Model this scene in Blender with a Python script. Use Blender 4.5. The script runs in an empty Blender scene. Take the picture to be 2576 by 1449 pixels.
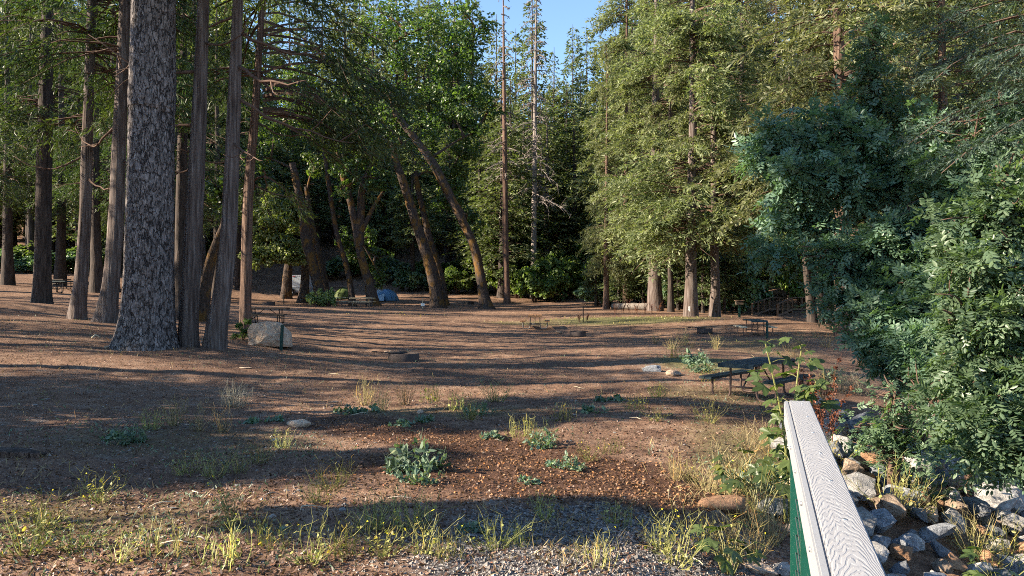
import bpy, bmesh, math, random
import numpy as np
from mathutils import Vector, Matrix

SC = bpy.context.scene
COL = SC.collection
F, CX, HY, CAMZ = 1946.0, 1288.0, 730.0, 2.14
R = np.random.default_rng(7)
rad = math.radians

# ------------------------------------------------------------------ noise
def vnoise(x, y, seed=0):
    x = np.asarray(x, float); y = np.asarray(y, float)
    xi = np.floor(x); yi = np.floor(y); fx = x - xi; fy = y - yi
    def h(a, b):
        n = np.sin(a * 127.1 + b * 311.7 + seed * 74.7) * 43758.5453
        return n - np.floor(n)
    u = fx * fx * (3 - 2 * fx); v = fy * fy * (3 - 2 * fy)
    return (h(xi, yi) * (1 - u) + h(xi + 1, yi) * u) * (1 - v) + (h(xi, yi + 1) * (1 - u) + h(xi + 1, yi + 1) * u) * v
def fbm(x, y, octv=4, seed=0):
    s = 0; a = .5; t = 0
    for k in range(octv):
        s = s + a * vnoise(np.asarray(x) * 2 ** k, np.asarray(y) * 2 ** k, seed + k); t += a; a *= .5
    return s / t
def sstep(a, b, x):
    t = np.clip((np.asarray(x, float) - a) / (b - a), 0, 1); return t * t * (3 - 2 * t)

# ------------------------------------------------------------------ terrain: a spline through surveyed points
def W(px, py, d): return ((px - CX) / F * d, d, CAMZ - (py - HY) / F * d)
CP = [W(0,1449,4.6), W(600,1449,4.6), W(1288,1449,4.6), W(1750,1449,4.7), (0,0,.44), (-4,0,.5), (-12,4,.6), (-12,9,.6), (1,2,.42),
      W(0,1200,7.4), W(700,1200,7.6), W(1400,1200,8.0), W(1700,1200,7.9), W(300,1000,13), W(900,1000,14.5), W(1300,1000,15.1), W(1700,1000,15.3),
      W(370,880,20), W(0,880,17.6), W(-300,880,17), W(530,868,20.5), W(720,890,24), W(690,864,25), W(1015,910,23), W(1300,900,24.4), W(1650,930,20.5),
      W(617,826,31), W(690,816,36.5), W(0,815,23), W(195,806,29), W(265,811,27), W(105,763,35), W(0,760,31), W(-400,760,32), W(150,735,50), W(0,690,70), W(-500,680,70), W(300,700,75),
      W(600,700,88), W(740,743,80), W(860,750,78), W(820,772,67), W(1100,772,67), W(1220,777,66), W(905,770,65), W(960,752,76),
      W(1345,827,43), W(1453,846,38), W(1773,838,38), W(1900,845,36.5), W(1270,762,75), W(1345,752,80), W(1600,778,60), W(1650,782,58), W(1740,797,50), W(1795,798,50), W(1920,798,56), W(2060,812,44), W(2120,842,36), W(1990,812,50),
      W(1450,805,48), W(1150,810,45), W(1000,830,38),
      (2.1,6.5,.2), (3.7,10,.1), (5.3,13,.05), (8.3,20,0), (13,32,0), (1.5,3.6,.3), (2.6,3.4,-.8), (3.4,7.2,-.5), (4.3,8.3,-.45), (5.2,8.6,-.75), (7.6,9.2,-1.45), (6.5,11.5,-.6), (9.5,13,-1.4), (6,5,-1.7), (14,20,-1.3), (20,30,-1.2), (24,44,-.9),
      (15,11,-.4), (20,18,.3), (30,28,.6), (18,5,.2), (40,40,2), (40,15,2), (34,60,1.5), (20,70,1.2), (60,80,6), (50,120,12), (20,110,6), (10,90,2.4),
      (-20,130,14), (-60,130,16), (-45,100,8), (0,130,9), (-15,105,6), (0,200,30), (-150,200,36), (120,200,30), (-100,90,10), (-60,40,3), (-60,10,2), (-150,0,8), (150,0,14), (0,-60,2), (0,420,90), (300,300,60), (-300,300,70), (300,-50,20), (-300,-50,20)]
CP = np.array(CP, float)
def _U(r2): return np.where(r2 > 1e-12, r2 * np.log(r2 + 1e-12), 0)
def _fit():
    p = CP[:, :2]; n = len(p)
    K = _U(((p[:, None] - p[None]) ** 2).sum(-1)) + np.eye(n) * 6.0
    Pm = np.hstack([np.ones((n, 1)), p]); A = np.zeros((n + 3, n + 3))
    A[:n, :n] = K; A[:n, n:] = Pm; A[n:, :n] = Pm.T
    return np.linalg.solve(A, np.concatenate([CP[:, 2], np.zeros(3)]))
WTS = _fit()
def G(x, y):
    x = np.atleast_1d(np.asarray(x, float)); y = np.atleast_1d(np.asarray(y, float))
    sh = x.shape; x = x.ravel(); y = y.ravel(); out = np.empty(len(x))
    for i in range(0, len(x), 40000):
        a = x[i:i + 40000]; b = y[i:i + 40000]
        r2 = (a[:, None] - CP[None, :, 0]) ** 2 + (b[:, None] - CP[None, :, 1]) ** 2
        out[i:i + 40000] = _U(r2) @ WTS[:-3] + WTS[-3] + WTS[-2] * a + WTS[-1] * b
    dist = np.hypot(x, y - 5); near = 1 - sstep(25, 60, dist)
    out += near * ((fbm(x * .9, y * .9, 3, 3) - .5) * .10 + (fbm(x * 4, y * 4, 3, 9) - .5) * .05)
    out += (1 - near) * (fbm(x * .15, y * .15, 3, 5) - .5) * .25
    return out.reshape(sh)
def g1(x, y): return float(G(x, y)[0])
def at(px, d, dz=0.0):
    x = (px - CX) / F * d
    return Vector((x, d, g1(x, d) + dz))
def ray_ground(px, py, dmin=3.5, dmax=120):
    ds = np.geomspace(dmin, dmax, 500); xs = (px - CX) / F * ds
    zr = CAMZ - (py - HY) / F * ds; gz = G(xs, ds)
    k = np.argmax(gz >= zr) if (gz >= zr).any() else len(ds) - 1
    return Vector((xs[k], ds[k], gz[k]))

# ------------------------------------------------------------------ nodes
def newmat(name):
    m = bpy.data.materials.new(name); m.use_nodes = True; nt = m.node_tree
    b = nt.nodes['Principled BSDF']; b.inputs['Specular IOR Level'].default_value = .25
    return m, nt, b
def nd(nt, typ, **kw):
    n = nt.nodes.new(typ)
    for k, v in kw.items():
        if k[0] == '_': setattr(n, k[1:], v)
        else:
            key = int(k[1:]) if k[0] == 'i' and k[1:].isdigit() else k.replace('__', ' ')
            s = n.inputs[key]
            if hasattr(v, 'is_output'): nt.links.new(v, s)
            else: s.default_value = v
    return n
def ramp(nt, fac, stops):
    r = nt.nodes.new('ShaderNodeValToRGB'); e = r.color_ramp.elements
    while len(e) < len(stops): e.new(.5)
    for q, (p, c) in zip(e, stops): q.position = p; q.color = (*c, 1)
    nt.links.new(fac, r.inputs[0]); return r.outputs[0]
def mixc(nt, fac, a, b, mode='MIX'):
    m = nt.nodes.new('ShaderNodeMix'); m.data_type = 'RGBA'; m.blend_type = mode
    for s, v in ((m.inputs[0], fac), (m.inputs[6], a), (m.inputs[7], b)):
        if hasattr(v, 'is_output'): nt.links.new(v, s)
        elif isinstance(v, (int, float)): s.default_value = v
        else: s.default_value = (*v, 1) if len(v) == 3 else v
    return m.outputs[2]
def mth(nt, op, a, b=0.0, c=0.0):
    n = nt.nodes.new('ShaderNodeMath'); n.operation = op
    for s, v in zip(n.inputs, (a, b, c)):
        if hasattr(v, 'is_output'): nt.links.new(v, s)
        else: s.default_value = v
    return n.outputs[0]
def coords(nt, scale=(1, 1, 1), kind='Object'):
    t = nt.nodes.new('ShaderNodeTexCoord')
    return nd(nt, 'ShaderNodeMapping', Vector=t.outputs[kind], Scale=scale).outputs[0]
def noise(nt, vec, scale, detail=4, rough=.55):
    return nd(nt, 'ShaderNodeTexNoise', Vector=vec, Scale=scale, Detail=detail, Roughness=rough).outputs[0]
def voro(nt, vec, scale, feature='F1', out=0):
    return nd(nt, 'ShaderNodeTexVoronoi', Vector=vec, Scale=scale, _feature=feature).outputs[out]
def bump(nt, b, h, strength=.5, dist=.05):
    n = nd(nt, 'ShaderNodeBump', Height=h, Strength=strength, Distance=dist); nt.links.new(n.outputs[0], b.inputs['Normal'])
def setc(nt, b, c, rough=.8):
    if hasattr(c, 'is_output'): nt.links.new(c, b.inputs['Base Color'])
    else: b.inputs['Base Color'].default_value = (*c, 1)
    b.inputs['Roughness'].default_value = rough

def leafmat(name, dark, light, trans=.35, tcol=None, rough=.5, spec=.3):
    m, nt, b = newmat(name)
    a = nd(nt, 'ShaderNodeAttribute', _attribute_name='rnd').outputs['Fac']
    o = nd(nt, 'ShaderNodeObjectInfo').outputs['Random']
    c = ramp(nt, a, [(0, dark), (.55, tuple(.5 * (x + y) for x, y in zip(dark, light))), (.93, light), (1, tuple(l * m_ for l, m_ in zip(light, (1.7, 1.25, .9))))])
    val = mth(nt, 'MULTIPLY_ADD', o, .35, .82)
    hue = mth(nt, 'MULTIPLY_ADD', o, .03, .485)
    c = nd(nt, 'ShaderNodeHueSaturation', Hue=hue, Value=val, Color=c).outputs[0]
    setc(nt, b, c, rough); b.inputs['Specular IOR Level'].default_value = spec
    tc = mixc(nt, 1.0, c, tcol or (1.5, 1.7, .6), 'MULTIPLY')
    t = nd(nt, 'ShaderNodeBsdfTranslucent', Color=tc)
    x = nd(nt, 'ShaderNodeMixShader', i0=trans, i1=b.outputs[0], i2=t.outputs[0])
    nt.links.new(x.outputs[0], nt.nodes['Material Output'].inputs[0]); return m

def plainmat(name, col, rough=.7, var=.25, scale=6, metal=0, bmp=.1, spec=.25):
    m, nt, b = newmat(name); v = coords(nt)
    n = noise(nt, v, scale, 5)
    c = mixc(nt, n, tuple(x * (1 - var) for x in col), tuple(min(1, x * (1 + var)) for x in col))
    setc(nt, b, c, rough); b.inputs['Metallic'].default_value = metal; b.inputs['Specular IOR Level'].default_value = spec
    if bmp: bump(nt, b, noise(nt, v, scale * 6, 4), bmp, .01)
    return m

def barkmat(name, kind):
    m, nt, b = newmat(name)
    if kind == 'pine':
        v = coords(nt, (1, 1, .30))
        vv = nd(nt, 'ShaderNodeMix', _data_type='RGBA', i0=.22, i6=v, i7=nd(nt, 'ShaderNodeTexNoise', Vector=v, Scale=7.0, Detail=5.0).outputs[1]).outputs[2]
        e = voro(nt, vv, 13, 'DISTANCE_TO_EDGE'); n2 = noise(nt, coords(nt, (1, 1, .6)), 20, 6, .7); n3 = noise(nt, coords(nt, (1, 1, .10)), 9, 4)
        plate = ramp(nt, noise(nt, coords(nt, (1, 1, .6)), 8, 6, .75), [(.3, (.065, .053, .049)), (.48, (.165, .142, .134)), (.62, (.29, .258, .248)), (.78, (.22, .145, .095))])
        plate = mixc(nt, 1.0, plate, ramp(nt, n2, [(.35, (.45, .44, .43)), (.65, (1.25, 1.25, 1.25))]), 'MULTIPLY')
        crack = ramp(nt, mth(nt, 'ADD', e, mth(nt, 'MULTIPLY_ADD', n2, .10, mth(nt, 'MULTIPLY_ADD', n3, .16, -.12))), [(0.0, (0, 0, 0)), (.10, (1, 1, 1))])
        c = mixc(nt, crack, (.020, .015, .014), plate)
        setc(nt, b, c, .9)
        h = mth(nt, 'ADD', mth(nt, 'MULTIPLY', crack, .7), mth(nt, 'MULTIPLY', n2, .5))
        bump(nt, b, h, 1.0, .06)
    elif kind in ('cedar', 'redcedar'):
        v = coords(nt, (1, 1, .055)); n = noise(nt, v, 16, 5, .6); n2 = noise(nt, coords(nt, (1, 1, .2)), 4, 4)
        if kind == 'cedar':
            c = ramp(nt, n, [(.32, (.022, .016, .014)), (.5, (.105, .085, .077)), (.68, (.22, .19, .175))])
        else:
            c = ramp(nt, n, [(.32, (.022, .013, .010)), (.5, (.12, .075, .055)), (.68, (.25, .17, .13))])
        c = mixc(nt, mth(nt, 'MULTIPLY', n2, .5), c, (.10, .062, .045))
        setc(nt, b, c, .92); bump(nt, b, n, 1.0, .05)
    elif kind == 'dark':
        v = coords(nt, (1, 1, .12)); n = noise(nt, v, 12, 4, .6)
        c = ramp(nt, n, [(.3, (.014, .011, .010)), (.7, (.085, .065, .055))])
        setc(nt, b, c, .92); bump(nt, b, n, .9, .05)
    elif kind == 'maple':
        v = coords(nt, (1, 1, .3)); n = noise(nt, v, 14, 5, .6); mo = noise(nt, coords(nt, (1, 1, .6)), 1.6, 5, .65)
        c = ramp(nt, n, [(.3, (.018, .013, .011)), (.55, (.065, .047, .038)), (.75, (.14, .10, .08))])
        moss = ramp(nt, mo, [(.52, (0, 0, 0)), (.6, (1, 1, 1))])
        c = mixc(nt, moss, c, mixc(nt, n, (.05, .028, .008), (.20, .105, .03)))
        setc(nt, b, c, .95); bump(nt, b, n, .9, .05)
    elif kind == 'dead':
        v = coords(nt, (1, 1, .15)); n = noise(nt, v, 10, 4)
        c = ramp(nt, n, [(.3, (.10, .08, .072)), (.7, (.27, .235, .21))]); setc(nt, b, c, .9)
        bump(nt, b, n, .5, .03)
    elif kind == 'snag':
        v = coords(nt, (1, 1, .15)); n = noise(nt, v, 8, 4)
        c = ramp(nt, n, [(.3, (.075, .045, .033)), (.7, (.19, .115, .085))]); setc(nt, b, c, .9)
        bump(nt, b, n, .5, .03)
    return m

def rockmat(name, c1, c2, c3):
    m, nt, b = newmat(name); v = coords(nt); o = nd(nt, 'ShaderNodeObjectInfo').outputs['Random']
    w = nd(nt, 'ShaderNodeVectorMath', _operation='ADD', i0=v, i1=nd(nt, 'ShaderNodeCombineXYZ', X=mth(nt, 'MULTIPLY', o, 40.0)).outputs[0]).outputs[0]
    n = noise(nt, w, 3.5, 8, .65); n2 = noise(nt, w, 22, 6, .7)
    c = ramp(nt, n, [(.28, c1), (.5, c2), (.7, c3)])
    c = mixc(nt, mth(nt, 'MULTIPLY', ramp(nt, n2, [(.5, (0, 0, 0)), (.7, (1, 1, 1))]), .55), c, tuple(min(.7, x * 1.7) for x in c3))
    c = nd(nt, 'ShaderNodeHueSaturation', Value=mth(nt, 'MULTIPLY_ADD', o, .6, .7), Color=c).outputs[0]
    setc(nt, b, c, .85)
    bump(nt, b, mth(nt, 'ADD', n, mth(nt, 'MULTIPLY', n2, .4)), .8, .05); return m

M = {}
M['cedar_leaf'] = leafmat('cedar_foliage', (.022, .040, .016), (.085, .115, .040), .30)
M['lit_cedar_leaf'] = leafmat('sunlit_cedar_foliage', (.042, .066, .028), (.30, .32, .165), .36, (1.4, 1.5, .75))  # brighter, yellower copy of the cedar foliage: sunlight put into the colour
M['fir_leaf'] = leafmat('fir_needles', (.045, .068, .038), (.20, .23, .105), .30)
M['bough_leaf'] = leafmat('dark_fir_needles', (.028, .050, .040), (.085, .12, .088), .22)
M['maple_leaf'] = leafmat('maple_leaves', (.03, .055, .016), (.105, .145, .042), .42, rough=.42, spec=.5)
M['lit_leaf'] = leafmat('lit_maple_leaves', (.09, .14, .05), (.40, .45, .21), .42, rough=.4, spec=.5)  # sunlight put into the leaf colour, raised where the sun is blocked
M['ash_leaf'] = leafmat('ash_leaves', (.044, .092, .064), (.165, .25, .15), .32, rough=.4, spec=.5)
M['ash_light'] = leafmat('light_ash_leaves', (.042, .088, .050), (.17, .25, .135), .36, rough=.42, spec=.5)
M['shrub_leaf'] = leafmat('understory_leaves', (.04, .075, .024), (.19, .26, .075), .42, rough=.5)
M['weed_green'] = leafmat('weed_stems_green', (.10, .105, .032), (.38, .36, .13), .30)
M['weed_dry'] = leafmat('weed_stems_dry', (.17, .135, .065), (.42, .35, .17), .25, (1.2, 1.1, .8))
M['weed_blue'] = leafmat('blue_green_weed_leaves', (.06, .10, .065), (.17, .24, .16), .25)
M['weed_grey'] = leafmat('silvery_weed_stems', (.12, .12, .09), (.30, .29, .23), .2)
M['flower'] = plainmat('yellow_petals', (.72, .62, .03), .6, .15)
M['dock'] = leafmat('rusty_seed_heads', (.045, .014, .008), (.17, .055, .028), .15, (1.2, .9, .7))
M['pine_bark'] = barkmat('pine_bark', 'pine'); M['cedar_bark'] = barkmat('cedar_bark', 'cedar'); M['red_bark'] = barkmat('red_cedar_bark', 'redcedar')
M['dark_bark'] = barkmat('dark_bark', 'dark'); M['maple_bark'] = barkmat('mossy_maple_bark', 'maple'); M['dead_bark'] = barkmat('grey_dead_wood', 'dead'); M['snag_bark'] = barkmat('rusty_dead_bark', 'snag')
M['branch'] = plainmat('branch_bark', (.10, .062, .046), .9, .5, 9)
M['rock_blue'] = rockmat('blue_grey_rock', (.060, .066, .078), (.14, .15, .168), (.26, .27, .285))
M['rock_grey'] = rockmat('grey_rock', (.11, .105, .10), (.23, .22, .21), (.38, .365, .345))
M['rock_tan'] = rockmat('tan_rock', (.12, .085, .06), (.25, .18, .13), (.40, .31, .23))
M['rock_orange'] = rockmat('orange_brown_rock', (.13, .07, .04), (.27, .15, .085), (.38, .24, .14))
M['rock_pale'] = rockmat('pale_speckled_rock', (.22, .145, .10), (.40, .285, .205), (.55, .42, .32))
M['green_wood'] = plainmat('dark_green_painted_wood', (.018, .034, .038), .6, .6, 9)
M['blue_wood'] = plainmat('worn_blue_green_paint', (.016, .035, .047), .6, .75, 7)
M['orange_wood'] = plainmat('orange_brown_wood', (.36, .18, .08), .7, .35, 8)
M['pale_wood'] = plainmat('bleached_wood', (.50, .43, .30), .75, .2, 8)
M['dark_wood'] = plainmat('dark_weathered_wood', (.060, .046, .036), .8, .4, 8)
M['rail_wood'] = plainmat('brown_bridge_timber', (.15, .095, .065), .8, .4, 6)
M['brown_metal'] = plainmat('brown_pipe', (.10, .068, .058), .5, .3, 8, .3)
M['grey_metal'] = plainmat('galvanised_pipe', (.14, .135, .13), .45, .2, 8, .6)
M['dark_metal'] = plainmat('dark_pipe', (.025, .023, .022), .6, .3, 8, .3)
M['rust'] = plainmat('rusty_steel_ring', (.065, .050, .045), .8, .55, 5, .2)
M['soot'] = plainmat('sooty_steel', (.03, .027, .027), .7, .4, 8, .3)
M['green_paint'] = plainmat('dark_green_post_paint', (.008, .040, .034), .45, .35, 12)
M['white_paper'] = plainmat('white_paper', (.72, .72, .70), .8, .05)
M['tent_green'] = plainmat('olive_tent_fabric', (.085, .115, .028), .6, .12, 2)
M['tent_dark'] = plainmat('dark_tent_fabric', (.045, .062, .018), .6, .12, 2)
M['tent_blue'] = plainmat('blue_tent_fabric', (.085, .19, .33), .5, .15, 2)
M['tent_pale'] = plainmat('pale_blue_tent_fabric', (.27, .36, .45), .5, .12, 2)
M['trailer_white'] = plainmat('white_trailer_panel', (.62, .68, .74), .4, .06, 2)
M['trailer_grey'] = plainmat('grey_trailer_panel', (.42, .46, .50), .4, .08, 2)
M['tyre'] = plainmat('black_rubber', (.02, .02, .02), .8, .2)
M['red_paint'] = plainmat('red_marking', (.35, .05, .06), .6, .1)
M['screw'] = plainmat('steel_screw', (.45, .46, .48), .35, .1, 20, .9, 0)
M['water'] = plainmat('dark_creek_water', (.02, .026, .022), .12, .2, 3, 0, .4, .5)
M['log'] = plainmat('bleached_log', (.23, .195, .165), .85, .3, 5)
M['chip'] = leafmat('bark_chips', (.035, .017, .012), (.25, .125, .065), .05)
M['pebble'] = leafmat('gravel_stones', (.07, .062, .055), (.32, .28, .24), .0)
M['litter'] = leafmat('needle_litter', (.05, .029, .020), (.25, .16, .10), .1)

def railmat():
    m, nt, b = newmat('weathered_grey_painted_plank')
    t = nd(nt, 'ShaderNodeTexCoord').outputs['Object']
    s = nd(nt, 'ShaderNodeSeparateXYZ', Vector=t); x, y = s.outputs[0], s.outputs[1]
    n = noise(nt, nd(nt, 'ShaderNodeMapping', Vector=t, Scale=(14, 2.6, 1)).outputs[0], 1, 3)
    nf = noise(nt, nd(nt, 'ShaderNodeMapping', Vector=t, Scale=(60, 18, 10)).outputs[0], 1, 3)
    xo = mth(nt, 'ADD', x, .008)
    arch = mth(nt, 'MULTIPLY', mth(nt, 'MULTIPLY', xo, xo), 85.0)
    ph = mth(nt, 'ADD', mth(nt, 'ADD', y, arch), mth(nt, 'MULTIPLY_ADD', n, .34, mth(nt, 'MULTIPLY', nf, .034)))
    sw = mth(nt, 'FRACT', mth(nt, 'MULTIPLY', ph, 26.0))
    line = ramp(nt, sw, [(0, (1, 1, 1)), (.28, (1, 1, 1)), (.42, (0, 0, 0)), (.85, (.15, .15, .15)), (1, (1, 1, 1))])
    blot = noise(nt, nd(nt, 'ShaderNodeMapping', Vector=t, Scale=(9, 3, 1)).outputs[0], 1, 4)
    base = mixc(nt, blot, (.25, .247, .25), (.345, .342, .345))
    c = mixc(nt, mth(nt, 'MULTIPLY', line, mth(nt, 'MULTIPLY_ADD', blot, .75, -.14)), base, (.20, .20, .21))
    c = mixc(nt, mth(nt, 'MULTIPLY', ramp(nt, nf, [(.62, (0, 0, 0)), (.75, (1, 1, 1))]), .35), c, (.22, .22, .225))
    setc(nt, b, c, .62); bump(nt, b, mth(nt, 'MULTIPLY', line, -1), .35, .004); return m
M['rail_top'] = railmat()
M['rail_lip'] = plainmat('pale_painted_lip', (.255, .26, .27), .6, .06, 25)
M['green_gloss'] = plainmat('glossy_green_steel', (.006, .062, .042), .3, .2, 30, 0, .03, .5)
M['cable'] = plainmat('steel_cable', (.5, .52, .53), .3, .1, 20, .9, 0)

def groundmat():
    m, nt, b = newmat('forest_floor')
    p = nd(nt, 'ShaderNodeNewGeometry').outputs['Position']
    z = nd(nt, 'ShaderNodeAttribute', _attribute_name='zone').outputs['Color']
    s = nd(nt, 'ShaderNodeSeparateColor', Color=z); mu, gr, gs = s.outputs[0], s.outputs[1], s.outputs[2]
    n1 = noise(nt, p, .35, 5, .6); n2 = noise(nt, p, 3.0, 6, .65); n3 = noise(nt, p, 28, 5, .7); n4 = noise(nt, p, 95, 3, .7)
    vo = voro(nt, p, 38, 'F1', 1); vd = voro(nt, p, 38)
    dirt = ramp(nt, n2, [(.3, (.108, .063, .044)), (.5, (.225, .138, .092)), (.68, (.385, .262, .18))])
    dirt = mixc(nt, mth(nt, 'MULTIPLY', ramp(nt, mth(nt, 'ADD', mth(nt, 'MULTIPLY', n1, .7), mth(nt, 'MULTIPLY', n2, .3)), [(.44, (0, 0, 0)), (.60, (1, 1, 1))]), .6), dirt, (.095, .056, .042))
    fine = ramp(nt, n3, [(.34, (.52, .50, .49)), (.52, (.97, .97, .97)), (.68, (1.38, 1.34, 1.28))])
    dirt = mixc(nt, 1.0, dirt, fine, 'MULTIPLY')
    vg = nd(nt, 'ShaderNodeSeparateColor', Color=vo).outputs[0]
    grav = ramp(nt, vg, [(0, (.10, .092, .088)), (.5, (.22, .205, .195)), (1, (.40, .375, .35))])
    grav = mixc(nt, 1.0, grav, ramp(nt, vd, [(.2, (1, 1, 1)), (.7, (.25, .23, .22))]), 'MULTIPLY')
    mulch = ramp(nt, n4, [(.33, (.022, .011, .008)), (.52, (.10, .054, .036)), (.7, (.22, .125, .08))])
    green = mixc(nt, n3, (.055, .068, .026), (.17, .175, .075))
    def soft(f, w=.6, sc=n2): return ramp(nt, mth(nt, 'ADD', f, mth(nt, 'MULTIPLY_ADD', sc, w, -w * .5)), [(.35, (0, 0, 0)), (.62, (1, 1, 1))])
    c = mixc(nt, soft(mu, .6), dirt, mulch)
    c = mixc(nt, soft(gr, .9), c, grav)
    c = mixc(nt, mth(nt, 'MULTIPLY', soft(gs, .9, n3), .85), c, green)
    setc(nt, b, c, .95); b.inputs['Specular IOR Level'].default_value = .1
    h = mth(nt, 'ADD', mth(nt, 'MULTIPLY', n3, .7), mth(nt, 'MULTIPLY_ADD', n4, .3, mth(nt, 'MULTIPLY', n2, .6)))
    bump(nt, b, h, .75, .06); return m
M['ground'] = groundmat()

# ------------------------------------------------------------------ mesh helpers
def mesh_of(name, V, Fs, mats, rnd=None, smooth=False, midx=None):
    """V (n,3); Fs: list of index arrays (m,k); rnd per vertex"""
    V = np.asarray(V, np.float32); me = bpy.data.meshes.new(name)
    Fs = [np.asarray(f, np.int32) for f in Fs if len(f)]
    me.vertices.add(len(V)); me.vertices.foreach_set('co', V.ravel())
    li = np.concatenate([f.ravel() for f in Fs]); tot = np.concatenate([np.full(len(f), f.shape[1], np.int32) for f in Fs])
    me.loops.add(len(li)); me.loops.foreach_set('vertex_index', li)
    me.polygons.add(len(tot)); st = np.zeros(len(tot), np.int32); st[1:] = np.cumsum(tot)[:-1]
    me.polygons.foreach_set('loop_start', st)
    me.polygons.foreach_set('use_smooth', np.full(len(tot), bool(smooth)))
    if midx is not None: me.polygons.foreach_set('material_index', np.asarray(midx, np.int32))
    me.update(calc_edges=True)
    if rnd is not None:
        a = me.attributes.new('rnd', 'FLOAT', 'POINT'); a.data.foreach_set('value', np.asarray(rnd, np.float32))
    for m in (mats if isinstance(mats, (list, tuple)) else [mats]): me.materials.append(M[m])
    return me
def link(name, me, parent=None, loc=(0, 0, 0)):
    o = bpy.data.objects.new(name, me); COL.objects.link(o); o.location = loc
    if parent is not None: o.parent = parent
    return o
def tag(o, label, cat, group=None, kind=None):
    if label: o['label'] = label
    if cat: o['category'] = cat
    if group: o['group'] = group
    if kind: o['kind'] = kind
    return o
def thing(name, label, cat, loc=(0, 0, 0), rz=0, group=None):
    o = link(name, None, None, loc); o.rotation_euler = (0, 0, rz); return tag(o, label, cat, group)
def copy_tree(o, parent=None):
    c = o.copy(); COL.objects.link(c)
    if parent is not None: c.parent = parent
    for ch in list(o.children): copy_tree(ch, c)
    return c

class MB:
    def __init__(s): s.V = []; s.F = {}; s.n = 0; s.r = []
    def add(s, V, Fs, rnd=None):
        V = np.asarray(V, float)
        for f in Fs:
            f = np.asarray(f, int)
            if len(f): s.F.setdefault(f.shape[1], []).append(f + s.n)
        s.V.append(V); s.n += len(V)
        s.r.append(np.full(len(V), .5) if rnd is None else np.broadcast_to(np.asarray(rnd, float), (len(V),)))
        return s
    def box(s, c, size, rot=None):
        h = np.array(size) / 2
        v = np.array([[x, y, z] for z in (-1, 1) for y in (-1, 1) for x in (-1, 1)]) * h
        if rot is not None: v = v @ np.array(Matrix(rot) if not isinstance(rot, np.ndarray) else rot).T
        s.add(v + np.array(c), [[(0, 2, 3, 1), (4, 5, 7, 6), (0, 1, 5, 4), (2, 6, 7, 3), (0, 4, 6, 2), (1, 3, 7, 5)]]); return s
    def bar(s, a, b, w, h, up=(0, 0, 1)):
        a = np.array(a, float); b = np.array(b, float); d = b - a; L = np.linalg.norm(d); d /= L
        u = np.array(up, float); sx = np.cross(d, u); sx /= np.linalg.norm(sx); uz = np.cross(sx, d)
        s.box((a + b) / 2, (w, L, h), np.stack([sx, d, uz], 1)); return s
    def tube(s, path, rr, sides=8, rnd=None):
        V, Fq = tube(path, rr, sides); n = len(path)
        s.add(V, [Fq, [tuple(range(sides))[::-1]], [tuple(range((n - 1) * sides, n * sides))]], rnd); return s
    def mesh(s, name, mats, smooth=False):
        return mesh_of(name, np.concatenate(s.V), [np.concatenate(f) for f in s.F.values()], mats, np.concatenate(s.r), smooth)
    def build(s, name, mats, parent=None, smooth=False, loc=(0, 0, 0), bevel=0):
        me = s.mesh(name, mats, smooth)
        if bevel:
            bm = bmesh.new(); bm.from_mesh(me)
            bmesh.ops.bevel(bm, geom=bm.edges[:], offset=bevel, segments=2, affect='EDGES', clamp_overlap=True); bm.to_mesh(me); bm.free()
        return link(name, me, parent, loc)

def frames(path):
    p = np.asarray(path, float); t = np.gradient(p, axis=0); t /= np.linalg.norm(t, axis=1)[:, None] + 1e-12
    ref = np.array([1., 0, 0]) if abs(t[0][0]) < .8 else np.array([0, 1., 0])
    us = []
    u = ref
    for k in range(len(p)):
        u = u - t[k] * (u @ t[k]); u = u / (np.linalg.norm(u) + 1e-12); us.append(u)
    us = np.array(us); return p, t, us, np.cross(t, us)
def tube(path, rr, sides=8, rfun=None):
    p, t, u, v = frames(path); n = len(p); rr = np.broadcast_to(np.asarray(rr, float), (n,))
    a = np.linspace(0, 2 * np.pi, sides, endpoint=False)
    rad_ = rr[:, None] * np.ones(sides)[None]
    if rfun is not None: rad_ = rad_ * rfun(np.linspace(0, 1, n)[:, None], a[None], p[:, 2][:, None])
    V = p[:, None] + rad_[..., None] * (np.cos(a)[None, :, None] * u[:, None] + np.sin(a)[None, :, None] * v[:, None])
    i = np.arange(n - 1)[:, None] * sides; j = np.arange(sides)[None]; k = (j + 1) % sides
    Fq = np.stack([i + j, i + k, i + sides + k, i + sides + j], -1).reshape(-1, 4)
    return V.reshape(-1, 3), Fq
def smooth_path(pts, n):
    """Catmull-Rom through pts (m,k)"""
    p = np.asarray(pts, float); m = len(p)
    if m < 3: return np.array([p[0] + (p[-1] - p[0]) * q for q in np.linspace(0, 1, n)])
    e = np.vstack([2 * p[0] - p[1], p, 2 * p[-1] - p[-2]]); out = []
    for q in np.linspace(0, m - 1 - 1e-9, n):
        i = int(q); f = q - i; a, b, c, d = e[i:i + 4]
        out.append(.5 * ((2 * b) + (c - a) * f + (2 * a - 5 * b + 4 * c - d) * f * f + (3 * b - a - 3 * c + d) * f ** 3))
    return np.array(out)

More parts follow.
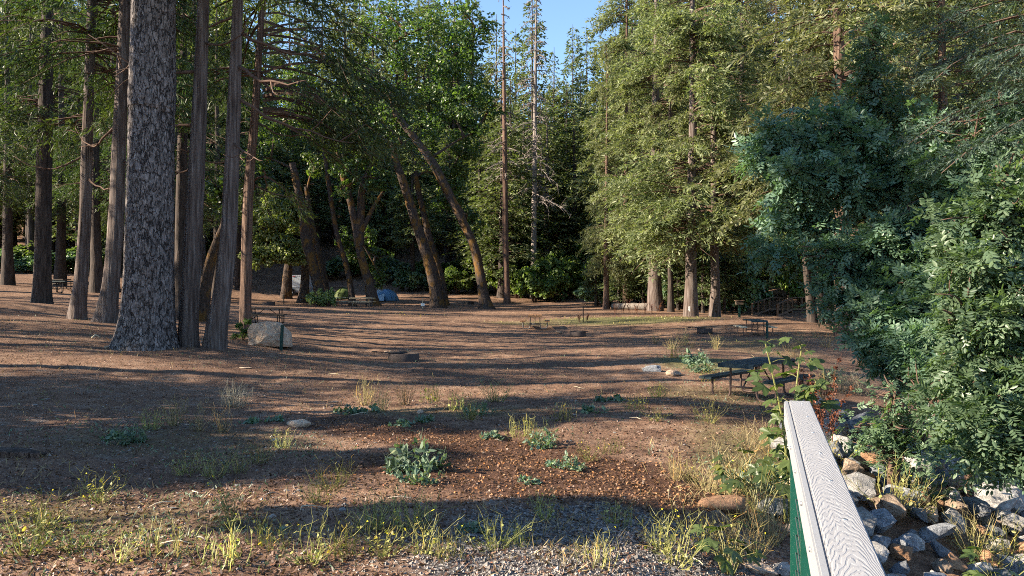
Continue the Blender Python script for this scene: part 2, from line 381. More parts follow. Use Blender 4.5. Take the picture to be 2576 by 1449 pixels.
def norm(v): return v / (np.linalg.norm(v, axis=-1, keepdims=True) + 1e-9)
def rhombs(base, d, L, w, side, rnd, fold=None):
    """leaf-shaped quads"""
    n = len(base); L = np.broadcast_to(L, (n,))[:, None]; w = np.broadcast_to(w, (n,))[:, None]
    mid = base + d * L * .45
    V = np.stack([base, mid + side * w, base + d * L, mid - side * w], 1).reshape(-1, 3)
    Fq = np.arange(n * 4).reshape(-1, 4); return V, Fq, np.repeat(rnd, 4)
def leaf6(base, d, L, w, side, rnd, lift=.25):
    """oval leaf folded on its midrib: two quads"""
    n = len(base); L = np.broadcast_to(L, (n,))[:, None]; w = np.broadcast_to(w, (n,))[:, None]
    nrm = np.cross(d, side); up = nrm * w * lift
    tip = base + d * L
    a1 = base + d * L * .32; a2 = base + d * L * .70
    V = np.stack([base, a1 + side * w + up, a2 + side * w * .85 + up, tip, a2 - side * w * .85 + up, a1 - side * w + up], 1).reshape(-1, 3)
    k = np.arange(n)[:, None] * 6
    Fq = np.concatenate([k + np.array([[0, 1, 2, 3]]), k + np.array([[0, 3, 4, 5]])]); return V, Fq, np.repeat(rnd, 6)

def conifer(seed, H, z0, L0, nb, dens=5, blade=.3, bw=.05, droop=.35, up=.15, pp=.8, hang=.5, spread=.5, tmin=.2, keep=None, q=2.0, thick=.035, clump=0):
    r = np.random.default_rng(seed)
    h = np.sort(r.random(nb) ** 1.0); z = z0 + (H - z0) * h * .985
    prof = (1 - h) ** pp * (.55 + .45 * np.minimum(1, h / .15)); L = L0 * prof * r.uniform(.6, 1.18, nb) + .3
    az = r.random(nb) * 2 * np.pi
    if clump:
        na = max(6, nb // clump); ai = r.integers(0, na, nb); ah = r.random(na); aa = r.random(na) * 2 * np.pi; al = r.uniform(.7, 1.15, na)
        h = np.clip(ah[ai] + r.normal(0, .012, nb), 0, .995); z = z0 + (H - z0) * h * .985; az = aa[ai] + r.normal(0, .20, nb)
        prof = (1 - h) ** pp * (.55 + .45 * np.minimum(1, h / .15)); L = L0 * prof * al[ai] * r.uniform(.75, 1.1, nb) + .3
    upb = up + r.normal(0, .12, nb); drb = droop * r.uniform(.6, 1.4, nb)
    T = np.linspace(0, 1, 7); wig = r.normal(0, .05, (nb, 7)) * T
    def pt(i, t):
        rr = L[i] * t; a = az[i]
        return np.stack([np.cos(a) * rr, np.sin(a) * rr, z[i] + L[i] * (upb[i] * t - drb[i] * t * t)], -1)
    # branches: 3-sided tapered tubes
    bp = np.stack([pt(np.arange(nb), np.full(nb, t)) for t in T], 1) + np.stack([-np.sin(az)[:, None] * wig, np.cos(az)[:, None] * wig, wig * .5], -1) * L[:, None, None]
    th = (thick * (.4 + .6 * L / L0))[:, None] * (1 - .8 * T)[None]
    e1 = np.stack([-np.sin(az), np.cos(az), 0 * az], -1)[:, None]; e2 = np.array([0, 0, 1.])[None, None]
    ring = np.stack([bp + th[..., None] * (np.cos(k) * e1 + np.sin(k) * e2) for k in (0, 2.094, 4.189)], 2)
    BV = ring.reshape(-1, 3); i = (np.arange(nb) * 21)[:, None, None]; s = (np.arange(6) * 3)[None, :, None]; k = np.arange(3)[None, None]; k2 = (k + 1) % 3
    BF = np.stack(np.broadcast_arrays(i + s + k, i + s + k2, i + s + 3 + k2, i + s + 3 + k), -1).reshape(-1, 4)
    # branchlets
    m = np.maximum(3, (L * dens * 2).astype(int)); bi = np.repeat(np.arange(nb), m); n = len(bi)
    t = tmin + (1 - tmin) * r.random(n) ** .8; c = pt(bi, t)
    sg = np.where(r.random(n) < .5, -1, 1); a2 = az[bi] + sg * r.uniform(.35, 1.15, n)
    ll = L[bi] * (.10 + .38 * (1 - t)) * r.uniform(.6, 1.2, n) + blade * .8
    d2 = norm(np.stack([np.cos(a2), np.sin(a2), -hang * r.uniform(.1, 1.2, n)], -1))
    qn = np.maximum(2, (ll / blade * q).astype(int)); ci = np.repeat(np.arange(n), qn); N = len(ci)
    s = r.random(N); base = c[ci] + d2[ci] * (ll[ci] * s)[:, None]
    base[:, 2] -= hang * .5 * (s * ll[ci]) ** 2
    bd = norm(d2[ci] + r.normal(0, spread, (N, 3)) + np.array([0, 0, -hang * .4]))
    side = norm(np.cross(bd, r.normal(0, 1, (N, 3)) * .6 + np.array([0, 0, 1.])))
    bc = r.random(nb); cl = r.random(n)
    rnd = np.clip(.25 * bc[bi][ci] + .35 * cl[ci] + .4 * r.random(N), 0, 1)
    V, Fq, rn = rhombs(base, bd, blade * r.uniform(.6, 1.3, N), bw * r.uniform(.7, 1.3, N), side, rnd)
    return V, Fq, rn, BV, BF

def leafball(seed, centers, radii, counts, size, w=.3, shape=leaf6, flat=.75, up=.6, hollow=.35, droop=.35):
    r = np.random.default_rng(seed); centers = np.asarray(centers, float); k = len(centers)
    counts = np.broadcast_to(counts, (k,)).astype(int); ci = np.repeat(np.arange(k), counts); N = len(ci)
    dirs = norm(r.normal(0, 1, (N, 3))); rr = (hollow + (1 - hollow) * r.random(N)) ** .6
    off = dirs * (np.broadcast_to(radii, (k,))[ci] * rr)[:, None]; off[:, 2] *= flat
    base = centers[ci] + off
    nrm = norm(dirs * .5 + np.array([0, 0, up]) + r.normal(0, .55, (N, 3)))
    d = norm(np.cross(nrm, r.normal(0, 1, (N, 3)))); d = norm(d + np.array([0, 0, -droop]) * r.random((N, 1)))
    side = norm(np.cross(d, nrm))
    cr = r.random(k); rnd = np.clip(.35 * cr[ci] + .65 * r.random(N), 0, 1)
    s = size * r.uniform(.6, 1.25, N)
    return shape(base, d, s, s * w, side, rnd)

def compound(seed, centers, radii, counts, size, flat=.8, pairs=3):
    """pinnate leaves: pairs of oval leaflets along a drooping stalk"""
    r = np.random.default_rng(seed); centers = np.asarray(centers, float); k = len(centers)
    counts = np.broadcast_to(counts, (k,)).astype(int); ci = np.repeat(np.arange(k), counts); N = len(ci)
    dirs = norm(r.normal(0, 1, (N, 3))); rr = (.25 + .75 * r.random(N)) ** .6
    off = dirs * (np.broadcast_to(radii, (k,))[ci] * rr)[:, None]; off[:, 2] *= flat
    base = centers[ci] + off
    d = norm(dirs * .8 + r.normal(0, .5, (N, 3)) + np.array([0, 0, .1])); nrm = norm(np.array([0, 0, 1.0]) + dirs * .5 + r.normal(0, .35, (N, 3)))
    side = norm(np.cross(d, nrm)); nrm = np.cross(side, d)
    L = size * r.uniform(.7, 1.2, N); cr = r.random(k); rn0 = .35 * cr[ci] + .35 * r.random(N)
    out = MB()
    for j in range(pairs + 1):
        t = .3 + .7 * j / pairs; p = base + d * (L * t)[:, None] - np.array([0, 0, 1.]) * (L * .25 * t * t)[:, None]
        for sg in ((-1, 1) if j < pairs else (0,)):
            ld = norm(d * (.55 if sg else 1) + side * sg * .9 - np.array([0, 0, .25]) + r.normal(0, .12, (N, 3))); ls = norm(np.cross(ld, nrm))
            V, Fq, q = leaf6(p, ld, L * .42 * r.uniform(.8, 1.15, N), L * .085, ls, np.clip(rn0 + .3 * r.random(N), 0, 1), .2)
            out.add(V, [Fq], q)
    return out

def blobs_fill(seed, blobs, frac=.38, per=1.0):
    """clump centres inside overlapping spheres (x,y,z,R)"""
    r = np.random.default_rng(seed); C = []; RR = []
    for (x, y, z, R_) in blobs:
        k = max(5, int(14 * per))
        dirs = norm(r.normal(0, 1, (k, 3))); q = r.random((k, 1)) ** .45 * .85
        C.append(np.array([x, y, z]) + dirs * q * R_); RR.append(R_ * frac * r.uniform(.6, 1.25, k))
    return np.concatenate(C), np.concatenate(RR)

# ================================================================== camera, sun, sky
cam = bpy.data.cameras.new('camera'); cam.lens = 36 * F / 2576; cam.sensor_width = 36; cam.clip_end = 3000; cam.clip_start = .05
co = bpy.data.objects.new('camera', cam); COL.objects.link(co); co.location = (0, 0, CAMZ)
co.rotation_euler = (rad(90) + math.atan(5.5 / F), 0, 0); SC.camera = co
SUN_AZ, SUN_EL = rad(-101), rad(26)
sdir = Vector((math.sin(SUN_AZ) * math.cos(SUN_EL), math.cos(SUN_AZ) * math.cos(SUN_EL), math.sin(SUN_EL)))
sl = bpy.data.lights.new('sun', 'SUN'); sl.energy = 19.0; sl.angle = rad(.5); sl.color = (1, .86, .67)
so = bpy.data.objects.new('sun', sl); COL.objects.link(so); so.rotation_euler = sdir.to_track_quat('Z', 'Y').to_euler(); so.location = sdir * 60
w = bpy.data.worlds.new('World'); SC.world = w; w.use_nodes = True; nt = w.node_tree
sky = nt.nodes.new('ShaderNodeTexSky'); sky.sky_type = 'NISHITA'; sky.sun_disc = False
sky.sun_elevation = SUN_EL; sky.sun_rotation = SUN_AZ; sky.air_density = 1.0; sky.dust_density = .0; sky.ozone_density = 3.0
nt.links.new(sky.outputs[0], nt.nodes['Background'].inputs[0]); nt.nodes['Background'].inputs[1].default_value = .32
SC.view_settings.view_transform = 'Standard'; SC.view_settings.look = 'None'; SC.view_settings.exposure = 0
try:
    SC.cycles.max_bounces = 5; SC.cycles.diffuse_bounces = 3; SC.cycles.glossy_bounces = 2; SC.cycles.transmission_bounces = 3
    SC.cycles.use_adaptive_sampling = True; SC.cycles.adaptive_threshold = .03; SC.cycles.caustics_reflective = False; SC.cycles.filter_width = 1.0; SC.cycles.use_denoising = False
except Exception: pass

# ================================================================== ground
def strip_d(x, y, a, b):
    a = np.array(a); b = np.array(b); d = b - a; L2 = d @ d
    t = np.clip(((x - a[0]) * d[0] + (y - a[1]) * d[1]) / L2, 0, 1)
    return np.hypot(x - a[0] - t * d[0], y - a[1] - t * d[1])
def zones(x, y):
    mu = np.maximum(1 - sstep(.1, 1.35, strip_d(x, y, (-2.6, 11.2), (1.6, 7.2)) + .9 * (fbm(x * 1.3, y * 1.3, 3, 33) - .5)), .7 * (1 - sstep(.1, 1.4, strip_d(x, y, (-1.2, 8.2), (.9, 6.6)) + 1.2 * (fbm(x * 1.7, y * 1.7, 3, 35) - .5))))
    gr = np.maximum(1 - sstep(.5, 2.0, strip_d(x, y, (.2, -4), (.7, 5.2))), .35 * (1 - sstep(2, 6, strip_d(x, y, (-9, 13), (-5, 11)))))
    gr = np.maximum(gr, .35 * (1 - sstep(1, 3, strip_d(x, y, (3, 19), (14, 52)))))
    gs = 0 * x
    for cx, cy, rx, ry, k in ((7, 47, 9, 5.5, .62), (1.5, 46, 6, 3, .5), (5.5, 22, 2.5, 4, .6), (4.2, 15.5, 2.8, 3.5, .45), (-1, 12.3, 3, 1.6, .45), (-4, 9.5, 3.5, 2.0, .42), (-4, 6, 4, 1.2, .45), (3, 9, 1.6, 4, .5), (9.5, 30, 4, 7, .42), (-8, 50, 7, 6, .3)):
        gs = np.maximum(gs, k * (1 - sstep(.3, 1.1, np.hypot((x - cx) / rx, (y - cy) / ry))))
    far = sstep(85, 110, y); gs = np.maximum(gs, .35 * far)
    return mu, gr, gs
def make_ground():
    k = 6.2; s = 1.61
    u = np.linspace(-1, 1, 460); xs = s * np.sinh(k * u) * 1.0 + .3
    v = np.linspace(-.93, 1, 560); ys = 5.5 + s * 1.25 * np.sinh(k * v)
    X, Y = np.meshgrid(xs, ys); Z = G(X, Y)
    nx, ny = len(xs), len(ys); V = np.stack([X, Y, Z], -1).reshape(-1, 3)
    i = (np.arange(ny - 1) * nx)[:, None]; j = np.arange(nx - 1)[None]
    Fq = np.stack([i + j, i + j + 1, i + nx + j + 1, i + nx + j], -1).reshape(-1, 4)
    me = mesh_of('ground', V, [Fq], 'ground', None, True)
    mu, gr, gs = zones(X.ravel(), Y.ravel())
    c = np.stack([mu, gr, gs, np.ones_like(mu)], 1).astype(np.float32)
    a = me.color_attributes.new('zone', 'FLOAT_COLOR', 'POINT'); a.data.foreach_set('color', c.ravel())
    tag(link('ground', me), None, None, None, 'structure')
make_ground()
mb = MB(); mb.add([(5, -8, -1.75), (30, -8, -1.75), (38, 60, -1.55), (14, 60, -1.55)], [[(0, 1, 2, 3)]])
tag(mb.build('creek_water', 'water'), None, None, None, 'structure')

# ================================================================== trees
def flute(seed, amp, flare, fh, ks=(5, 9, 14)):
    r = np.random.default_rng(seed); ph = r.random(6) * 6.28
    def f(t, a, z):
        zz = np.maximum(z - z.min(), 0); w_ = 1 + flare * np.exp(-zz / fh) * (1 + .35 * np.cos(ks[0] * a + ph[0]) + .2 * np.cos(3 * a + ph[3]))
        tw = a + .05 * zz
        return w_ + amp * (np.cos(ks[0] * tw + ph[1]) * .6 + np.cos(ks[1] * tw + ph[2] + .4 * zz) * .4 + .5 * np.cos(ks[2] * tw + ph[4] + np.sin(zz * 1.3)) + .8 * (vnoise(a * 6 + zz * .3, zz * 2.5, seed) - .5))
    return f
def px_path(pts, d, top=None, dd=0.0):
    """trunk centre line and radii from surveyed outline points (px,py,width), at distance d"""
    pts = [np.array(W(px, py, d + dd * i) + (wd / 2 / F * d,)) for i, (px, py, wd) in enumerate(pts)]
    x, y = pts[0][:2]; pts[0][2] = g1(x, y) - .25
    if top is not None:
        a, b = pts[-2], pts[-1]; k = (b[:3] - a[:3]) / (b[2] - a[2])
        n = b[:3] + k * (top - b[2]); pts.append(np.array([*n, .04]))
    return np.array(pts)
def trunk_mesh(path4, base, sides, n, bark, fl, name='trunk'):
    p = smooth_path(path4, n)
    V, Fq = tube(p[:, :3], np.maximum(p[:, 3], .015), sides, fl)
    return mesh_of(name, V - np.array(base), [Fq], bark, None, True), p

def crown_pair(name, args, leaf, bark='branch'):
    V, Fq, rn, BV, BF = conifer(**args)
    nq = len(V); me = mesh_of(name, np.concatenate([V, BV]), [Fq, BF + nq], [leaf, bark], np.concatenate([rn, np.full(len(BV), .5)]), False,
                              np.concatenate([np.zeros(len(Fq), int), np.ones(len(BF), int)]))
    return me
CROWN = {
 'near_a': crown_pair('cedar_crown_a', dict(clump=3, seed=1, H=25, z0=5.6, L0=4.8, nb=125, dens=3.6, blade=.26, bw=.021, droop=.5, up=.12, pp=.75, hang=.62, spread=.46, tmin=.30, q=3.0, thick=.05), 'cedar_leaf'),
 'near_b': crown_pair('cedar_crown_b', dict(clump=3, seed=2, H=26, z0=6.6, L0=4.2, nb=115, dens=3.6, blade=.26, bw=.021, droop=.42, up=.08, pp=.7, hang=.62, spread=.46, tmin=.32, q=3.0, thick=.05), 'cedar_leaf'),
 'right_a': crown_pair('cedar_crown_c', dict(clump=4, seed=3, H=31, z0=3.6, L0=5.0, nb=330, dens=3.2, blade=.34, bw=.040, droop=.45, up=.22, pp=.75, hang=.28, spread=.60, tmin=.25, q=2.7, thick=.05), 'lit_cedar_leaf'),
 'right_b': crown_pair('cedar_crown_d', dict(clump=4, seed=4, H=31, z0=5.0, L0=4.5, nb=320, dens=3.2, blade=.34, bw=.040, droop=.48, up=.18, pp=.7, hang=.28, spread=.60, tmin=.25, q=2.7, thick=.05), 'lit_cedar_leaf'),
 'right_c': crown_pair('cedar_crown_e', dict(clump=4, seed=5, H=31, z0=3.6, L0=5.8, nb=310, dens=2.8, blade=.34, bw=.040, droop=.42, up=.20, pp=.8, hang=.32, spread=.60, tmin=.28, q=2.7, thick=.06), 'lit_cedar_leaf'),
 'fir_a': crown_pair('fir_crown_a', dict(seed=6, H=30, z0=4.5, L0=4.6, nb=230, dens=2.6, blade=.46, bw=.11, droop=.30, up=.02, pp=.72, hang=.35, spread=.35, tmin=.2, q=1.6), 'fir_leaf'),
 'fir_b': crown_pair('fir_crown_b', dict(seed=8, H=30, z0=8.0, L0=4.0, nb=210, dens=2.6, blade=.46, bw=.11, droop=.35, up=.0, pp=.65, hang=.4, spread=.35, tmin=.2, q=1.6), 'fir_leaf'),
 'fir_c': crown_pair('fir_crown_c', dict(seed=9, H=30, z0=2.5, L0=5.0, nb=250, dens=2.4, blade=.46, bw=.11, droop=.28, up=.08, pp=.8, hang=.3, spread=.4, tmin=.2, q=1.6), 'fir_leaf'),
 'pine': crown_pair('pine_crown', dict(seed=10, H=32, z0=13, L0=4.5, nb=90, dens=2.2, blade=.35, bw=.05, droop=.1, up=.2, pp=.6, hang=.1, spread=.9, tmin=.5, q=2.0, thick=.06), 'fir_leaf'),
}
def simple_trunk(seed, H, r0, bark, sides=10):
    r = np.random.default_rng(seed); z = np.linspace(-.4, H, 12); x = np.cumsum(r.normal(0, .03, 12)); y = np.cumsum(r.normal(0, .03, 12))
    V, Fq = tube(np.stack([x, y, z], 1), r0 * (1 - z / H * .93).clip(.03, 1), sides, flute(seed, .04, .35, .6))
    return mesh_of('tree_trunk', V, [Fq], bark, None, True)
TRUNK = {k: simple_trunk(i + 20, 30, .36, b) for i, (k, b) in enumerate((('dark', 'dark_bark'), ('cedar', 'cedar_bark'), ('red', 'red_bark'), ('dark2', 'dark_bark')))}

def conifer_at(name, label, cat, px, d, H, crown, trunk, rz, wpx=None, group=None, loc=None, cs=1.0, lift=0.0):
    p = loc if loc is not None else at(px, d); t = thing(name, label, cat, p, rz, group)
    k = H / 30.0; a = link('trunk', TRUNK[trunk], t); s = k if wpx is None else (wpx / F * d) / .72 / 1.0
    a.scale = (s, s, k)
    c = link('crown', CROWN[crown], t); c.scale = (k * cs, k * cs, k); c.location.z = lift
    return t

def big_tree(name, label, cat, pts, d, bark, top, crown=None, sides=28, n=70, fl=None, lean_at=None, cscale=1.0, rz=0.0, dd=0.0, group=None, zoff=0.0):
    p4 = px_path(pts, d, top, dd); base = Vector((p4[0][0], p4[0][1], p4[0][2] + .25))
    me, path = trunk_mesh(p4, base, sides, n, bark, fl)
    t = thing(name, label, cat, base, 0, group); link('trunk', me, t)
    if crown:
        c = link('crown', CROWN[crown], t); c.rotation_euler.z = rz; c.scale = (cscale,) * 3
        m = path[np.argmin(abs(path[:, 2] - base.z - 13))]
        c.location = (m[0] - base.x, m[1] - base.y, zoff)
    return t, path, base

def limb(t, path, base, z, az, L, up, sag, r0, bark='branch', seed=0):
    k = np.argmin(abs(path[:, 2] - z)); r = np.random.default_rng(seed)
    p0 = path[k][:3] - np.array(base); q = np.linspace(0, 1, 9)
    rad0 = path[k][3] * .8
    ex = rad0 + L * q; P = np.stack([p0[0] + np.cos(az) * ex, p0[1] + np.sin(az) * ex, p0[2] + L * (up * q - sag * np.sin(q * 3.1) * .5)], 1)
    P[1:] += np.cumsum(r.normal(0, .035 * L, (8, 3)), 0) * .5
    mb = MB(); mb.tube(P, r0 * (1 - .8 * q), 6)
    for j in range(4):
        i = r.integers(3, 8); e = P[i] + np.array([np.cos(az + r.normal(0, .9)), np.sin(az + r.normal(0, .9)), r.normal(-.1, .4)]) * L * .28
        mid = (P[i] + e) / 2 + r.normal(0, .06, 3); mb.tube(smooth_path([P[i], mid, e], 5), np.linspace(r0 * .45, .006, 5), 4)
    mb.build('branch', bark, t, True)

# -- the near group on the left
pine, ppath, pbase = big_tree('pine_tree', 'very thick pine with grey scaly plated bark, biggest trunk in the picture', 'pine tree',
    [(366, 890, 166), (369, 850, 142), (371, 800, 127), (374, 720, 119), (376, 600, 114), (381, 300, 106), (385, 0, 101)], 20, 'pine_bark', 33, 'pine', 56, 130,
    flute(31, .03, .12, .40, (7, 13, 22)), rz=.4)
ca, pa, ba = big_tree('cedar_tree', 'grey fibrous cedar trunk standing just right of the thick scaly pine', 'cedar tree',
    [(474, 866, 53.8), (474, 830, 47.0), (477, 760, 43.7), (486, 600, 42.0), (500, 300, 36.1), (511, 0, 27.7)], 20.6, 'cedar_bark', 25, 'near_b', 40, 110, flute(32, .05, .12, .4, (6, 11, 17)), rz=1.0, zoff=3.6)
cb, pb, bb = big_tree('cedar_tree', 'grey fibrous cedar trunk leaning slightly right with a widened foot by a white stone', 'cedar tree',
    [(538, 868, 58.8), (545, 830, 50.4), (556, 760, 43.7), (574, 600, 38.6), (587, 300, 31.9), (598, 0, 25.2)], 20.4, 'cedar_bark', 26, 'near_a', 40, 110, flute(33, .05, .12, .4, (6, 11, 17)), rz=2.2, cscale=.92, zoff=4.6)
cc, pc, bc = big_tree('cedar_tree', 'slim reddish cedar trunk right behind the pale boulder', 'cedar tree',
    [(617, 830, 31.9), (617, 780, 28.6), (619, 700, 27.7), (624, 500, 24.4), (640, 300, 20.2), (650, 150, 16.8)], 30, 'red_bark', 25, 'near_a', 28, 80, flute(34, .05, .15, .4), rz=4.0, cscale=1.28, zoff=-1.2)
cd, pd_, bd_ = big_tree('pine_tree', 'dark scaly pine trunk at far left, second thickest on the left', 'pine tree',
    [(105, 764, 52.1), (105, 740, 43.7), (107, 650, 38.6), (110, 450, 35.3), (113, 300, 33.6)], 35, 'dark_bark', 28, 'near_b', 30, 70, flute(35, .03, .15, .5), rz=.3, zoff=1.5)
ce, pe, be = big_tree('cedar_tree', 'brown cedar with a sunlit mossy foot leaning right, left of the thick pine', 'cedar tree',
    [(193, 808, 45.4), (197, 770, 38.6), (204, 700, 31.9), (213, 550, 27.7), (219, 350, 25.2)], 29, 'cedar_bark', 24, 'near_a', 30, 80, flute(36, .05, .2, .4), rz=5.0, zoff=2.0)
cf, pf, bf = big_tree('cedar_tree', 'brown cedar with a buttressed root spreading left, half hidden behind the thick pine', 'cedar tree',
    [(262, 812, 60.5), (270, 770, 47.0), (280, 700, 38.6), (292, 550, 35.3), (300, 350, 31.9)], 27, 'cedar_bark', 26, 'near_b', 30, 80, flute(37, .05, .35, .4), rz=3.0, zoff=1.2)
for i, (t, p, b, z, az, L, up, sag, r0) in enumerate([
    (ca, pa, ba, 6.6, 2.6, 1.9, .35, .3, .045), (ca, pa, ba, 7.9, 3.4, 2.6, .25, .4, .05), (ca, pa, ba, 8.6, 5.9, 1.7, .2, .3, .04), (ca, pa, ba, 5.4, 2.9, 1.4, .3, .5, .035),
    (cb, pb, bb, 8.9, .3, 2.2, -.1, .2, .05), (cb, pb, bb, 8.0, -.5, 2.6, -.25, .2, .055), (cb, pb, bb, 7.2, .1, 2.9, -.35, .1, .05), (cb, pb, bb, 6.0, -.9, 1.8, -.3, .1, .04), (cb, pb, bb, 9.4, 3.0, 1.6, .1, .3, .04),
    (cc, pc, bc, 7.3, 3.3, 2.4, .1, .4, .045), (cc, pc, bc, 8.6, .2, 2.6, -.1, .3, .045), (cc, pc, bc, 6.2, .6, 1.7, -.2, .2, .035),
    (cf, pf, bf, 7.8, 2.5, 3.0, .1, .5, .05), (cf, pf, bf, 6.8, -.3, 2.4, .1, .4, .045), (ce, pe, be, 7.2, 3.2, 2.6, .0, .4, .04), (ce, pe, be, 6.5, -.6, 2.2, -.2, .3, .04)]):
    limb(t, p, b, z, az, L, up, sag, r0, 'branch', 60 + i)

# -- broadleaf crowns
def broad_crown(t, base, blobs, leaf, size, n, seed, frac=.36, per=1.0, limbs=None, bark='maple_bark', shape=leaf6, w=.36, name='crown'):
    C, RR = blobs_fill(seed, blobs, frac, per); C = C - np.array(base)
    V, Fq, rn = leafball(seed, C, RR, np.maximum(4, n * RR ** 2 / (RR ** 2).mean()), size, w, shape)
    o = link(name, mesh_of('leafy_crown', V, [Fq], leaf, rn), t)
    if limbs is not None:
        r = np.random.default_rng(seed); mb = MB(); L = np.asarray(limbs, float) - np.array(base); K = list(L[::3])
        for bl in sorted(blobs, key=lambda b_: b_[2]):
            c = np.array(bl[:3]) - np.array(base); A = np.array(K); q = A[np.argmin(((A - c) ** 2).sum(1) + np.maximum(0, A[:, 2] - c[2]) * 9)]
            P = smooth_path([q, q * .6 + c * .4 + r.normal(0, .35, 3) + np.array([0, 0, .4]), c + r.normal(0, .2, 3)], 9); mb.tube(P, np.linspace(.13, .045, 9), 6); K += list(P[3:])
        A = np.array(K)
        for c in C[r.random(len(C)) < .6]:
            q = A[np.argmin(((A - c) ** 2).sum(1))]
            mb.tube(smooth_path([q, (q + c) / 2 + r.normal(0, .2, 3), c], 5), np.linspace(.04, .012, 5), 4)
        mb.build('branch', bark, t, True)
    return o
def pblob(px, py, d, rpx): x, y, z = W(px, py, d); return (x, y, z, rpx / F * d)

def maple(label, pts, d, top_blobs, leaf='maple_leaf', size=.26, n=60, seed=0, dd=0.0, sides=18, extra=None):
    p4 = px_path(pts, d, None, dd); base = Vector((p4[0][0], p4[0][1], p4[0][2] + .25))
    me, path = trunk_mesh(p4, base, sides, 60, 'maple_bark', flute(seed, .12, .28, .6, (3, 5, 9)))
    t = thing('maple_tree', label, 'maple tree', base); link('trunk', me, t)
    if extra:
        for e in extra:
            q = np.array([np.array(W(px, py, d) + (wd / 2 / F * d,)) for px, py, wd in e])
            link('trunk', trunk_mesh(q, base, 12, 30, 'maple_bark', flute(seed + 3, .07, 0, .5))[0], t)
    if top_blobs: broad_crown(t, base, top_blobs, leaf, size, n, seed, limbs=path[30:, :3])
    return t
maple('mossy leaning maple with an S-bent trunk, leafy sprouts around its foot', [(812, 778, 34.0), (805, 740, 26.6), (785, 660, 25.2), (768, 600, 23.7), (764, 550, 22.2), (750, 480, 19.2), (735, 410, 16.3)], 66,
      [pblob(700, 330, 66, 60), pblob(780, 280, 67, 70), pblob(740, 200, 66, 70), pblob(650, 400, 66, 40)], seed=41, n=70)
maple('straight thin maple stem just right of the S-bent maple', [(822, 760, 18.7), (815, 700, 18.7), (800, 640, 18.7), (788, 590, 17.0), (780, 540, 14.4), (770, 470, 10.2)], 70, [pblob(800, 420, 70, 50)], seed=42, n=60, sides=12)
maple('orange mossy stump-like maple trunk next to the white trailer', [(762, 752, 32.0), (766, 725, 22.4), (768, 690, 20.0), (768, 640, 17.6), (765, 560, 12.8)], 72, [pblob(700, 600, 70, 65), pblob(660, 560, 70, 55), pblob(720, 530, 70, 60), pblob(745, 640, 70, 40), pblob(670, 640, 70, 50), pblob(640, 650, 70, 35), pblob(690, 500, 70, 40)], 'lit_leaf', .26, 115, 43)
maple('dark maple trunk with lit crown left of the white trailer', [(720, 745, 28), (722, 720, 24), (724, 690, 22), (728, 640, 18), (730, 600, 12)], 76, [pblob(700, 640, 76, 30), pblob(735, 560, 76, 50)], 'lit_leaf', .26, 90, 44)
maple('thin maple trunk leaning left between the green tent and the pale table', [(888, 756, 17.2), (880, 710, 14.5), (866, 650, 13.9), (850, 600, 12.5), (838, 540, 11.9), (826, 460, 10.6), (812, 360, 8.6), (800, 300, 5.9)], 66, [pblob(830, 260, 67, 60), pblob(880, 330, 68, 55), pblob(800, 350, 67, 40)], seed=45, n=60)
maple('forked mossy maple in front of the blue tent', [(940, 762, 33.0), (930, 720, 24.0), (918, 680, 21.0), (905, 630, 19.5), (893, 560, 18.0), (880, 500, 16.5), (862, 440, 13.5), (850, 380, 10.5)], 65,
      [pblob(900, 380, 66, 70), pblob(960, 300, 67, 60), pblob(860, 300, 67, 60), pblob(900, 640, 68, 38), pblob(950, 650, 68, 40), pblob(870, 600, 68, 30), pblob(930, 600, 69, 34), pblob(960, 700, 66, 26), pblob(880, 430, 63, 42), pblob(955, 455, 63.5, 40), pblob(925, 385, 63, 46), pblob(860, 480, 63.5, 26)], seed=46, n=55, extra=[[(905, 620, 20), (908, 540, 20), (912, 470, 16), (940, 400, 12)], [(908, 585, 14), (940, 520, 10), (965, 480, 8)]])
maple('thick grey maple trunk curving up to the left, left of the two big leaning maples', [(1102, 776, 40.9), (1098, 740, 33.0), (1085, 680, 29.0), (1062, 610, 25.1), (1040, 540, 22.4), (1018, 470, 20.5), (1000, 420, 18.5), (985, 360, 13.2)], 65,
      [pblob(1000, 300, 65, 80), pblob(940, 230, 66, 80), pblob(1060, 200, 66, 80), pblob(1000, 120, 66, 80), pblob(1090, 60, 67, 80), pblob(960, 30, 67, 80), pblob(1060, 330, 68, 60)], seed=47, n=62)
maple('orange mossy maple stem behind the thick grey curved maple', [(1120, 770, 22.5), (1108, 700, 21.0), (1085, 620, 18.0), (1066, 540, 15.0), (1050, 470, 12.8), (1045, 430, 9.0)], 69, [pblob(1120, 440, 70, 60), pblob(1160, 380, 70, 60), pblob(1080, 380, 71, 50)], seed=48, n=60)
maple('long dark maple trunk bowed far over to the left, rightmost of the maples', [(1226, 780, 42.0), (1219, 750, 28.6), (1208, 690, 23.5), (1192, 620, 21.0), (1160, 550, 21.0), (1120, 470, 21.8), (1085, 405, 20.2), (1040, 345, 18.5), (990, 280, 13.4)], 64,
      [pblob(1180, 240, 66, 75), pblob(1120, 280, 66, 70), pblob(1190, 120, 66, 55), pblob(1130, 130, 67, 80), pblob(1195, 330, 67, 60), pblob(1130, 480, 69, 60), pblob(1180, 560, 70, 55), pblob(1170, 30, 66, 45), pblob(1225, 60, 66, 30), pblob(1240, 270, 66, 35)], seed=49, n=60)
maple('dark mossy maple leaning right, seen between the two grey cedars', [(505, 795, 34), (512, 740, 30), (524, 680, 26), (540, 620, 20), (565, 560, 16)], 34, [pblob(560, 480, 36, 60)], seed=50, n=40, size=.2, sides=14)
